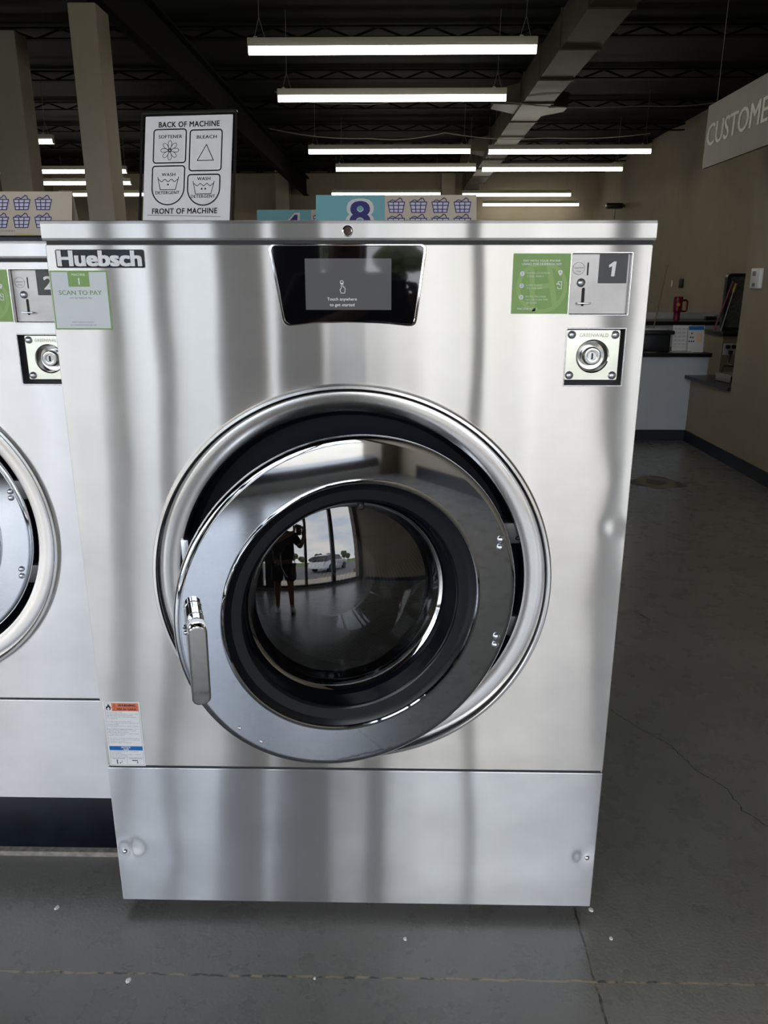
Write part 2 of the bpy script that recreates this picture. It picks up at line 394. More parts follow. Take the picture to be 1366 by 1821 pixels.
        if auto and any(s.sm):
            try:
                bm = bmesh.new(); bm.from_mesh(me)
                for e_ in bm.edges:
                    if len(e_.link_faces) == 2 and e_.calc_face_angle(0) > .65: e_.smooth = False
                bm.to_mesh(me); bm.free()
            except Exception: pass
        return o
def empty(name, loc=(0, 0, 0), rz=0, parent=None):
    o = bpy.data.objects.new(name, None); COL.objects.link(o); o.location = loc; o.rotation_euler = (0, 0, rz); o.empty_display_size = .1
    if parent: o.parent = parent
    return o
def tag(o, label, cat, group=None):
    o['label'] = label; o['category'] = cat
    if group: o['group'] = group
    return o
def struct(o): o['kind'] = 'structure'; return o

# ================================================================ SETTING
H = 4.14
struct(B().box(-9, 5.15, -2.5, 21.5, -.12, 0, 'floor').build('floor'))
struct(B().box(-9, 5.15, -2.5, 21.5, H, H+.15, 'ceil').build('ceiling'))
struct(B().box(-9, 5.3, 21.5, 21.65, 0, H, 'wall').build('wall_back'))
struct(B().box(-9.15, -9, -2.5, 21.65, 0, H, 'wall').build('wall_left'))
# right side: full-height wall near the camera, low wall with an opening, office wall beyond
struct(B().box(2.76, 2.90, -2.3, 6.23, 0, H, 'wall').build('wall_right'))
struct(B().box(2.76, 2.90, 6.23, 7.10, 0, .572, 'wall').build('wall_low'))
struct(B().box(5.15, 5.3, -2.5, 21.65, 0, H, 'wall').build('wall_office'))
bb = B().box(2.748, 2.76, -2.0, 7.10, 0, .10, 'base'); struct(bb.build('baseboard_right'))
struct(B().box(1.35, 2.748, 7.088, 7.10, 0, .10, 'base').build('baseboard_counter'))
# floor marks
fl = bpy.data.objects['floor']
def crack(pts, w, m='crack', jit=.004, z=.0006):
    b = B(); P = []
    rr = random.Random(len(pts)*3+int(pts[0][0]*100))
    for (a, c_) in zip(pts[:-1], pts[1:]):
        a = Vector(a); c_ = Vector(c_); n_ = max(2, int((c_-a).length/.012))
        for i in range(n_): q = a.lerp(c_, i/n_); P.append((q.x+rr.uniform(-jit, jit), q.y+rr.uniform(-jit, jit)))
    for a, c_ in zip(P[:-1], P[1:]):
        a = Vector(a); c_ = Vector(c_); d_ = (c_-a)
        if d_.length < 1e-6: continue
        d_.normalize(); nn = Vector((-d_.y, d_.x))*w*rr.uniform(.5, 1.2)
        b.add([(a.x-nn.x, a.y-nn.y, z), (c_.x-nn.x, c_.y-nn.y, z), (c_.x+nn.x, c_.y+nn.y, z), (a.x+nn.x, a.y+nn.y, z)], [(0, 1, 2, 3)], m)
    return b.build('crack', fl)
crack([(.78, 2.45), (.909, 2.229), (.966, 2.15), (1.006, 2.018), (1.059, 1.938), (1.065, 1.838), (1.104, 1.765), (1.3, 1.6)], .0013)
crack([(1.161, 3.193), (1.208, 3.087)], .004, jit=.001)
crack([(-1.2, .2), (-.5, .33), (.2, .62), (.9, .8)], .002)
b = B(); pr_ = random.Random(3)
def blob(b, cx, cy, rx, ry, z, m, n=40, amp=.08):
    ph = [pr_.uniform(0, 6.28) for _ in range(4)]
    v = [(cx, cy, z)]
    for i in range(n):
        a = 2*PI*i/n; k_ = 1+amp*sum(math.sin((j+2)*a+ph[j]) for j in range(4))
        v.append((cx+rx*k_*math.cos(a), cy+ry*k_*math.sin(a), z))
    b.add(v, [(0, i+1, (i+1) % n+1) for i in range(n)], m)
blob(b, 2.0, 5.52, .17, .20, .0006, 'stain_dark'); blob(b, 2.0, 5.52, .145, .17, .0008, 'crack_tan', amp=.05); blob(b, 2.0, 5.52, .075, .085, .0010, 'stain_dark', amp=.03)
b.build('stain', fl)
for i, (x, y, r) in enumerate(((-.707, 1.452, .007), (.116, 1.378, .0045), (.581, 1.388, .005), (-.472, 1.26, .006), (-.077, 1.272, .003), (.556, 1.47, .006))):
    v = []; n_ = 7
    for zz, k_ in ((0.0003, 1), (.0022, .7)):
        for j in range(n_): a = 2*PI*j/n_; q = r*k_*(.7+.5*random.random()); v.append((x+q*math.cos(a), y+q*1.3*math.sin(a), zz))
    b = B(); b.add(v, [tuple(range(n_, 2*n_))]+[(j, (j+1) % n_, n_+(j+1) % n_, n_+j) for j in range(n_)]+[tuple(range(n_-1, -1, -1))], 'chip')
    tag(b.build('paint_chip'), ['white paint chip on the floor at far left, in front of the second washer', 'tiny white chip on the floor below the middle of the washer', 'small white chip on the floor right of the upright floor joint', 'white chip just in front of the long tan floor joint, at left', 'smallest white speck near the long floor joint, left of centre', 'white scrap under the bottom right corner of the washer'][i], 'debris', 'white chips on the floor')
struct(B().box(-3.2, .50, 1.62, 3.0, 0.0, .014, 'concrete_pad').build('trim_1'))

# ceiling structure
for i, y in enumerate([0.5+1.83*j for j in range(12)]):
    b = B(); b.box(-9, 5.15, y-.05, y+.05, 4.10, 4.12, 'joist'); b.box(-9, 5.15, y-.04, y+.04, 4.00, 4.015, 'joist')
    n_ = 48
    for j in range(n_):
        xa = -9+14.15*j/n_; xb = -9+14.15*(j+1)/n_; z0, z1 = (4.01, 4.11) if j % 2 else (4.11, 4.01)
        b.tube([(xa, y, z0), (xb, y, z1)], .012, 'joist', 5, False)
    struct(b.build('beam'))
for x in (-2.35,):
    b = B(); b.box(x-.06, x+.06, -2.3, 21.5, 3.56, 3.58, 'joist'); b.box(x-.01, x+.01, -2.3, 21.5, 3.58, 3.96, 'joist'); b.box(x-.09, x+.09, -2.3, 21.5, 3.96, 3.98, 'joist'); struct(b.build('beam'))
# columns
def column(x0, x1, y0, y1, h, extra=None):
    b = B(); b.bbox(x0, x1, y0, y1, 0, h, 'column', .012); return struct(b.build('column'))
column(-2.585, -2.355, 7.0, 7.30, 3.56)
column(-4.38, -4.02, 9.2, 9.5, 3.98)
for x in (-3.1, 1.15): column(x, x+.35, 21.1, 21.5, H)

# storefront behind the camera
st = B(); Y0 = -2.3
for x0, x1 in ((-1.90, -1.80), (-1.54, -1.45), (-.73, -.42), (.54, .62), (1.49, 1.62), (-3.6, -3.5), (-5.2, -5.1), (-6.8, -6.7), (-8.9, -8.8)):  # the widest post is added to deepen a dark band in the steel's reflection
    st.box(x0, x1, Y0-.12, Y0, .12, 3.1, 'frame')
st.box(-9, 2.60, Y0-.12, Y0, .06, .13, 'frame'); st.box(-9, 2.60, Y0-.12, Y0, 3.02, 3.12, 'frame')
struct(st.build('window_1'))
b = B(); b.box(-9, 2.76, Y0-.14, Y0+.03, 0, .06, 'wall_grey'); b.box(-9, 5.15, Y0-.2, Y0, 3.12, H, 'pier'); struct(b.build('wall_front'))
struct(B().box(-1.12, -.82, Y0-.2, Y0+.02, 0, 3.12, 'pier').build('trim_2'))
struct(B().box(2.60, 2.90, Y0-.2, Y0+.05, 0, 3.12, 'pier').build('trim_3'))
struct(B().box(2.90, 5.15, Y0-.2, Y0, 0, 3.12, 'pier').build('trim_4'))

# outside, seen only as reflections
def ground(name, x0, x1, y0, y1, z0, z1, m): return struct(B().box(x0, x1, y0, y1, z0, z1, m).build(name))
ground('sidewalk', -25, 25, -4.4, -2.44, -.15, -.02, 'sidewalk')
ground('parking_ground', -60, 60, -24, -4.4, -.25, -.14, 'asphalt')
ground('lawn_ground', -60, 60, -80, -24, -.2, -.10, 'grass')
b = B(); rs = random.Random(5)
for i in range(240):
    x = rs.uniform(1.7, 4.2); y = rs.uniform(-5.2, -4.45); r = rs.uniform(.04, .09)
    b.sphere((x, y, -.13+r*.4), r, 'stone', 8, (1, .8, .6))
o = b.build('river_stones'); o['kind'] = 'stuff'; tag(o, 'bed of pale river stones beside the sidewalk outside, seen reflected in the door', 'stones')
b = B(); b.bbox(4.32, 4.6, -5.3, -4.42, -.14, .12, 'brick', .01); tag(b.build('brick_planter'), 'low red brick edging beside the stone bed outside', 'brick edging')
for i in range(30):
    x = -46+i*3.3; y = -44+(i%2)*2.5; hgt = rs.uniform(2.6, 4.4)
    t = empty('tree', (x, y, -.12))
    b = B(); b.tube([(0, 0, 0), (.1, 0, hgt*.5)], [.18, .12], 'wood_rod', 7); b.build('trunk', t)
    b = B()
    for j in range(9): b.sphere((rs.uniform(-.9, .9), rs.uniform(-.4, .4), hgt*rs.uniform(.4, .9)), rs.uniform(.6, .9), 'foliage', 10, (1.1, 1, .8))
    b.build('crown', t); tag(t, 'distant bushy tree in the line beyond the parking lot', 'tree', 'trees beyond the parking lot')
def car(loc, rz):
    t = empty('car', loc, rz)
    low = [(-2.3, .35), (-2.35, .75), (-2.1, .98), (-1.2, 1.05), (1.4, 1.08), (2.2, .95), (2.35, .7), (2.35, .35)]
    def loft(secs, m, name):
        b = B(); n_ = len(secs[0][1]); v = []
        for y, pts in secs: v += [(x, y, z) for x, z in pts]
        f = [(j*n_+i, j*n_+(i+1) % n_, (j+1)*n_+(i+1) % n_, (j+1)*n_+i) for j in range(len(secs)-1) for i in range(n_)]
        f += [tuple(range(n_-1, -1, -1)), tuple(range((len(secs)-1)*n_, len(secs)*n_))]
        b.add(v, f, m, True); return b.build(name, t)
    sc = lambda p, k_, dz=0: [(x*k_, z*(1 if z < .5 else .97+.03*k_)+dz) for x, z in p]
    loft([(-.92, sc(low, .93)), (-.82, sc(low, .99)), (0, low), (.82, sc(low, .99)), (.92, sc(low, .93))], 'car_paint', 'body')
    cab = [(-1.25, 1.02), (-.55, 1.5), (1.0, 1.56), (1.9, 1.42), (2.1, 1.02)]
    loft([(-.84, sc(cab, .95)), (-.66, sc(cab, .88, .02)), (.66, sc(cab, .88, .02)), (.84, sc(cab, .95))], 'car_glass', 'cabin_glass')
    roof = [(-.5, 1.52), (1.0, 1.59), (1.75, 1.46), (1.7, 1.42), (1.0, 1.53), (-.5, 1.47)]
    loft([(-.66, roof), (.66, roof)], 'car_paint', 'roof')
    B().bbox(-2.38, -2.25, -.5, .5, .4, .8, 'tyre', .04).build('grille', t)
    for s_ in (-1, 1):
        B().bbox(-2.33, -2.1, s_*.72-.16, s_*.72+.16, .74, .86, 'white', .03).build('headlamp', t)
        for x in (-1.45, 1.4): B().lathe([(.12, -.02), (.34, -.02), (.35, .05), (.35, .17), (.34, .22), (.12, .22), (.0, .2)], 'tyre', (x, s_*.82-.1, .35), 24).build('wheel', t)
    return t
tag(car((4.3, -9.6, -.14), 2.5), 'silver crossover car parked outside, seen only reflected in the door glass', 'car')

# ================================================================ LIGHT FIXTURES
def fixture(x0, y, x1=None, label='', gap=None):
    L = 2.44
    t = empty('linear_light', (x0+L/2, y, 3.26))
    b = B(); b.bbox(-L/2, L/2, -.036, .036, .058, .125, 'fixture', .006)
    for sx_ in (-1, 1): b.bbox(sx_*(L/2-.003)-.004, sx_*(L/2-.003)+.004, -.036, .036, .005, .12, 'fixture', .002)
    b.build('housing', t)
    pts = [(-.034, .060)]+[(.034*math.sin(a), .034-.034*math.cos(a)) for a in [(-PI/2)+PI*i/10 for i in range(11)]]+[(.034, .060)]
    v = []; n_ = len(pts)
    for x in (-L/2+.004, L/2-.004): v += [(x, p, q) for p, q in pts]
    B().add(v, [(i, i+1, n_+i+1, n_+i) for i in range(n_-1)]+[tuple(range(n_)), tuple(range(2*n_-1, n_-1, -1))], 'tube', False).build('lens', t)
    for sx_ in (-1, 1):
        c = B(); X = sx_*(L/2-.1); c.tube([(X-.045, 0, .125), (X, 0, .28)], .0025, 'cable', 5); c.tube([(X+.045, 0, .125), (X, 0, .28)], .0025, 'cable', 5)
        c.tube([(X, 0, .28), (X+.01, 0, .86)], .0028, 'cable', 5); c.bbox(X-.05, X-.02, -.015, .015, .122, .14, 'fixture', .003); c.build('hanging_cable', t)
    tag(t, label, 'ceiling light', 'linear ceiling lights'); return t
LF = [(-1.20, 7.33, 'nearest and largest hanging linear light, at the top of the photo'),
      (-1.22, 9.11, 'second hanging linear light, just below the nearest one'),
      (-1.29, 12.61, 'hanging linear light of the third row, left of the duct'),
      (1.42, 12.66, 'hanging linear light of the third row, reaching right past the duct'),
      (-1.03, 14.52, 'hanging linear light of the fourth row, left of the duct'),
      (1.52, 14.56, 'hanging linear light of the fourth row, right of the duct'),
      (-1.44, 18.5, 'distant linear light just above the teal 8 sign'),
      (1.50, 18.66, 'distant linear light in the fifth row, right of the 8 sign'),
      (2.2, 21.0, 'farthest linear light, lowest in the photo at right of the 8 sign'),
      (-7.2, 11.68, 'linear light between the two columns, only its right end showing'),
      (-7.21, 14.72, 'upper one of the two long lights passing behind the tall column'),
      (-7.7, 16.4, 'lower one of the two long lights passing behind the tall column'),
      (-7.6, 18.5, 'faint far light left of the instruction sign, lowest beside the tall column'),
      (-1.2, 3.7, 'added linear light above the washers, out of view'), (1.5, 3.7, 'added linear light over the aisle, out of view')]  # last two lights are unseen, added to light the near room
for x, y, l in LF: fixture(x, y, label=l)

# duct
t = empty('air_duct', (1.86, 14, 3.62))
b = B(); b.box(-.19, .19, -7, 7, 0, .34, 'duct')
b.build('trunk_line', t)
for j in range(12):
    y = -6.6+j*1.2; b = B(); b.box(-.205, .205, y-.012, y+.012, -.016, .356, 'duct'); b.build('flange', t)
for s_, y in ((-1, -2.4), (1, -2.2), (-1, 1.4), (1, 3.6), (-1, 3.2)):
    b = B(); b.add([(s_*.19, y-.3, .04), (s_*.19, y+.3, .04), (s_*.19, y-.3, .3), (s_*.19, y+.3, .3), (s_*.52, y-.16, .08), (s_*.52, y+.16, .08), (s_*.52, y-.16, .26), (s_*.52, y+.16, .26)], [(0, 1, 5, 4), (2, 6, 7, 3), (0, 4, 6, 2), (1, 3, 7, 5), (4, 5, 7, 6)], 'duct'); b.build('branch_boot', t)
tag(t, 'long rectangular sheet metal duct under the black ceiling, running to the back', 'duct')
# loose conduits under the ceiling
for i, (pts, l) in enumerate((([(-1.5, 10.8, 3.72), (-.6, 10.9, 3.60), (.3, 10.9, 3.70), (1.2, 10.8, 3.62), (3.2, 11, 3.58), (4.6, 11, 3.7)], 'grey sagging cable strung below the black ceiling, nearer one'),
                              ([(-2, 13.4, 3.75), (-.4, 13.4, 3.6), (.8, 13.4, 3.68), (2.4, 13.4, 3.6), (4.4, 13.5, 3.72)], 'grey sagging cable strung below the black ceiling, farther one'))):
    c = B(); P = []
    for a, d in zip(pts[:-1], pts[1:]):
        for j in range(6): q = Vector(a).lerp(Vector(d), j/6); q.z -= .05*math.sin(PI*j/6); P.append(q)
    c.tube(P, .007, 'cable', 6); tag(c.build('ceiling_cable'), l, 'cable')
# hanging customer service sign
t = empty('hanging_sign', (2.40, 5.35, 2.24))
Tm = Matrix.Rotation(-PI/2, 4, 'Z')   # local x runs towards the camera, front faces the aisle
b = B(Tm); b.plate([rrect(-1.03, 1.06, 0, .43, .004)], -.01, .01, 'sign_bronze'); b.build('panel', t)
b = B(Tm); b.text('CUSTOMER SERVICE', -.985, .145, .150, -.0115, 'sign_text', w=1.98, align='LEFT', bold=.02, ext=.001); b.build('lettering', t)
for x in (-.9, .0, .95): B(Tm).tube([(x, 0, .43), (x, 0, 1.74)], .002, 'cable', 5).build('hanging_wire', t)
tag(t, 'brushed bronze hanging sign reading CUSTOMER SERVICE over the pass-through', 'sign')

# ================================================================ SERVICE AREA
t = empty('service_counter', (2.0, 7.4, 0))
B().box(-.7, .90, -.30, .30, 0, .77, 'counter_face').build('body', t)
B().bbox(-.72, .905, -.36, .34, .77, .805, 'counter_top', .006).build('counter_top', t)
tag(t, 'white faced service counter with thin black top beyond the washer', 'counter')
b = B()
v = [(2.70, 7.1), (2.735, 6.235), (3.10, 6.235), (3.10, 7.12)]
b.add([(x, y, z) for z in (.575, .605) for x, y in v], [(3, 2, 1, 0), (4, 5, 6, 7), (0, 1, 5, 4), (1, 2, 6, 5), (2, 3, 7, 6), (3, 0, 4, 7)], 'counter_top')
tag(b.build('sill_slab'), 'black sill slab capping the low beige wall in the opening', 'ledge')
# back counter
t = empty('back_counter', (3.6, 10.2, 0))
B().box(-1.6, 1.53, -.25, .35, 0, .90, 'wall_grey').build('body', t)
B().bbox(-1.62, 1.54, -.35, .35, .90, .945, 'counter_top', .005).build('counter_top', t)
B().bbox(-1.62, 1.54, .30, .35, .945, 1.03, 'wall_grey', .005).build('backsplash', t)
tag(t, 'long black topped back counter along the office, holding the maroon tumbler', 'counter')
t = empty('side_counter', (3.8, 8.5, 0))
B().box(-.22, 1.33, .0, .5, 0, .86, 'wall').build('body', t)
B().bbox(-.25, 1.34, -.06, .55, .86, .905, 'counter_top', .005).build('counter_top', t)
tag(t, 'lower black topped side counter right of the price sheets', 'counter')
# tumbler
t = empty('tumbler', (3.58, 10.0, .946))
B().lathe([(0, 0), (.035, 0), (.038, .01), (.04, .10), (.052, .125), (.056, .27), (.054, .275), (.0, .275)], 'maroon', n=24, axis='z').build('cup', t)
B().tube([(.05, 0, .25), (.10, 0, .25), (.115, 0, .235), (.115, 0, .13), (.10, 0, .115), (.05, 0, .12)], .012, 'maroon', 8).build('handle', t)
B().lathe([(0, .295), (.05, .295), (.057, .285), (.057, .27)], 'maroon', n=24, axis='z').build('lid', t)
b = B(); b.lathe([(0, -.0575), (.022, -.055), (.022, -.048)], 'yellow', (-.012, 0, .20), 20); b.build('emblem', t)
tag(t, 'maroon handled tumbler with yellow round emblem standing on the back counter', 'tumbler')
# black box on the counter, its purpose unclear
t = empty('counter_box', (2.42, 7.30, .805))
B().bbox(-.20, .14, -.14, .16, 0, .155, 'black_plastic', .01).build('body', t)
B().bbox(-.22, .165, -.16, .18, .155, .19, 'black_plastic', .008).build('top_cover', t)
B().rect(-.20, .08, .0, .16, .1915, 'paper') if False else None
tag(t, 'black box shaped machine with overhanging lid on the service counter', 'office machine')
B_ = B(); B_.bbox(-.10, .14, -.03, .08, .19, .196, 'paper', .001); tag(B_.build('paper_sheet', None, (2.42, 7.30, .805)), 'loose white sheet lying on the black counter machine', 'paper')
# price sheet with grid
t = empty('price_sheet', (2.68, 7.20, .8055), .02)
Tt = Matrix.Rotation(-.12, 4, 'X')
b = B(Tt); b.plate([rrect(-.09, .08, .0, .235, .002)], 0, .003, 'paper')
for r_ in range(5):
    for c_ in range(4):
        for q in range(2): b.rect(-.075+c_*.037, -.048+c_*.037, .205-r_*.034-q*.008, .2075-r_*.034-q*.008, -.0004, 'ink_grey')
b.rect(-.085, .075, .045, .0465, -.0004, 'ink_grey'); b.build('sheet', t)
B(Tt).plate([rrect(-.095, .085, -.0, .245, .003)], .0032, .006, 'acrylic').build('holder', t)
tag(t, 'white printed price sheet with a grid of small text on the service counter', 'printed sheet')
t = empty('notice_card', (2.795, 7.17, .805), .06)
b = B(Tt); b.plate([rrect(-.075, .075, .0, .235, .003)], 0, .004, 'paper'); b.rect(-.07, .07, .195, .230, -.0005, 'blue_print')
for z, n_ in ((.165, 1), (.13, 2), (.095, 3)):
    for i in range(n_): b.flat([circle(-.04+(i-(n_-1)/2)*.02, z, .0075, 12)], -.0006, 'ink')
for i in range(7): b.rect(.005, .055, .160-i*.011, .164-i*.011, -.0006, 'yellow')
b.build('card', t); tag(t, 'upright notice card with blue header, black dots and yellow lines', 'notice')
b = B(); b.bbox(-.09, .09, -.06, .05, 0, .004, 'paper', .001); b.bbox(-.08, .085, -.05, .05, .004, .007, 'card', .001); tag(b.build('paper_stack', None, (2.66, 7.16, .806), (0, 0, .1)), 'small flat stack of papers before the price sheet', 'paper')
b = B(); P = [(-.05, 0, .004), (-.02, -.03, .004), (.03, -.035, .004), (.06, -.01, .004)]; b.tube(P, .003, 'grey_plastic', 6); tag(b.build('wire_item', None, (2.36, 7.1, .806)), 'thin pale wire item lying at the left of the service counter', 'small item')  # thin bent wire shape, not identified
# handheld tool on the back counter
t = empty('hand_tool', (4.05, 9.95, .955))
B().bbox(-.14, .02, -.03, .03, 0, .05, 'black_plastic', .012).build('body', t)
B().tube([(.0, 0, .03), (.09, 0, .035), (.15, 0, .02)], [.04, .032, .008], 'grey_plastic', 12).build('nozzle', t)
tag(t, 'dark handheld tool with pointed grey tip lying on the back counter', 'tool')
# poles
def pole(name, p0, p1, r, m, label, cat, grip=None):
    b = B(); b.tube([p0, p1], r, m, 8)
    t = b.build(name); tag(t, label, cat)
    if grip:
        q0 = Vector(p0).lerp(Vector(p1), grip[0]); B().tube([q0, p1], r*2.2, grip[1], 8).build('grip', t)
pole('broom', (2.94, 9.2, 0), (3.135, 9.2, 1.60), .008, 'wood_rod', 'thin brown pole leaning beside the right edge of the washer', 'pole')
pole('mop', (3.515, 8.62, .905), (3.66, 8.62, 1.424), .011, 'maroon', 'dark red pole standing tilted on the side counter', 'pole')
pole('duster', (3.60, 8.64, .905), (3.70, 8.64, 1.40), .006, 'grey_plastic', 'thin rod with yellow grip leaning right of the dark red pole', 'pole', (.82, 'yellow'))
t = empty('framed_panel', (3.775, 8.78, .905))
b = B(); b.plate([rrect(-.13, .22, 0, .60, .05), rrect(-.09, .19, .03, .565, .03)], -.03, .03, 'black_plastic', .006); b.build('frame', t)
b = B(); b.plate([rrect(-.09, .19, .03, .565, .03)], -.008, .012, 'mesh_grey'); b.build('mesh_panel', t)
tag(t, 'tall black framed grey panel with rounded corner behind the wall edge', 'panel')
# outlet plates
b = B(); b.bbox(-.035, .035, -.008, 0, -.06, .06, 'white', .003); o = b.build('switch_plate', None, (4.62, 12.5, 1.3))
o.location = (5.142, 14.9, 1.38); o.rotation_euler = (0, 0, -PI/2); tag(o, 'white switch plate on the beige office wall', 'switch plate')
b = B(); b.bbox(-.08, .08, -.04, 0, -.08, .08, 'black_plastic', .02); b.build('wall_phone', None, (5.148, 14.4, 1.39), (0, 0, -PI/2)); tag(bpy.data.objects['wall_phone'], 'small dark device beside the white switch plate on the office wall', 'wall device')
t = empty('power_outlet', (3.66, 8.492, .72))
B().bbox(-.07, .07, -.012, 0.004, -.06, .06, 'white', .004).build('cover_plate', t)
for x, z in ((-.035, .03), (.03, .03), (.0, -.03)):
    B().bbox(x-.02, x+.02, -.05, -.012, z-.02, z+.02, 'black_plastic', .006).build('plug', t)
b = B(); b.tube([(.03, -.05, .03), (.12, -.1, .02), (.17, -.3, -.08), (.10, -.8, -.11)], .006, 'black_plastic', 6)
b.tube([(0, -.05, -.03), (-.05, -.12, -.14), (-.1, -.6, -.16), (-.25, -1.2, -.11)], .008, 'black_plastic', 6); b.build('cord', t)
tag(t, 'white power outlet crowded with black plugs under the side counter', 'outlet')
t = empty('router', (2.93, 6.62, .605), .15)
B().bbox(-.09, .14, -.12, .12, 0, .07, 'grey_plastic', .01).build('case', t)
B().bbox(-.092, .02, -.126, -.118, .01, .06, 'black_plastic', .003).build('front_panel', t)
B().tube([(-.05, .1, .07), (-.03, .1, .12), (.05, .08, .12), (.08, .05, .075)], .008, 'black_plastic', 8).build('cable', t)
tag(t, 'silver grey electronic box with dark front on the low black sill', 'electronics')
# thermostat on the near wall
t = empty('thermostat', (2.76, 6.0, 1.37))
Tr = Matrix.Rotation(-PI/2, 4, 'Z')
B(Tr).bbox(-.075, .075, -.03, 0, 0, .145, 'white', .006).build('housing', t)
b = B(Tr); b.bbox(-.045, .015, -.0315, -.02, .09, .125, 'grey_plastic', .002); b.build('display', t)
B(Tr).bbox(-.02, .02, -.036, -.02, .015, .04, 'ink_grey', .003).build('dial', t)
tag(t, 'white wall thermostat on the beige wall at the right edge of the photo', 'thermostat')
b = B(Tr); b.bbox(-.05, .05, -.02, 0, 0, .06, 'black_plastic', .004); o = b.build('key_box', None, (2.76, 5.6, 1.41)); tag(o, 'dark small wall box near the thermostat, cut by the photo edge', 'wall box')
# small dark device high on the right wall
t = empty('wall_device', (4.95, 18.6, 3.05))
B().bbox(-.22, .16, -.08, .08, -.06, .06, 'black_plastic', .03).build('body', t)
B().tube([(0, 0, -.05), (-.02, .02, -.9)], .01, 'cable', 6).build('wire', t)
B().bbox(.12, .20, -.03, .03, -.03, .03, 'black_plastic', .01).build('bracket', t)
tag(t, 'small black device mounted high on the right wall near the far corner', 'wall device')

# ================================================================ WASHERS
def basket(b, cx, cz, w, y):
    h_ = w*.62; a, c_ = w/2, w*.38
    zt, zb = cz+h_*.25, cz-h_*.75
    P = lambda u_, v_: (cx+(a*(1-v_)+c_*v_)*u_, zt+(zb-zt)*v_)
    b.flat([[P(-1, 0), P(-1, 1), P(1, 1), P(1, 0)]], y, 'icon_fill')
    yy = y-.0004; lw = w*.055
    b.stroke([P(-1, 0), P(-1, 1), P(1, 1), P(1, 0)], lw, yy, 'navy', True)
    for v_ in (.32, .70): b.stroke([P(-1, v_), P(1, v_)], lw, yy, 'navy')
    for u_ in (-.36, .30): b.stroke([P(u_, 0), P(u_, 1)], lw, yy, 'navy')
    pts = [(cx-a*.85+w*.40*i/8, zt+h_*.20*math.sin(PI*i/8)) for i in range(9)]; b.stroke(pts, lw, yy, 'navy')
    b.stroke([(cx-a*.1, zt+h_*.08), (cx+a*.35, zt+h_*.34)]+[(cx+a*.42+a*.26*math.sin(t_), zt+h_*(.12+.27*math.cos(t_))) for t_ in [PI*.55*i/6-.5 for i in range(7)]]+[(cx+a*.78, zt)], lw, yy, 'navy')
def rivet(b, x, z, y, r, m='rivet'):
    b.lathe([(r*1.05, 0), (r, -r*.35), (r*.8, -r*.7), (r*.45, -r*.92), (0.0001, -r)], m, (x, y, z), 20)

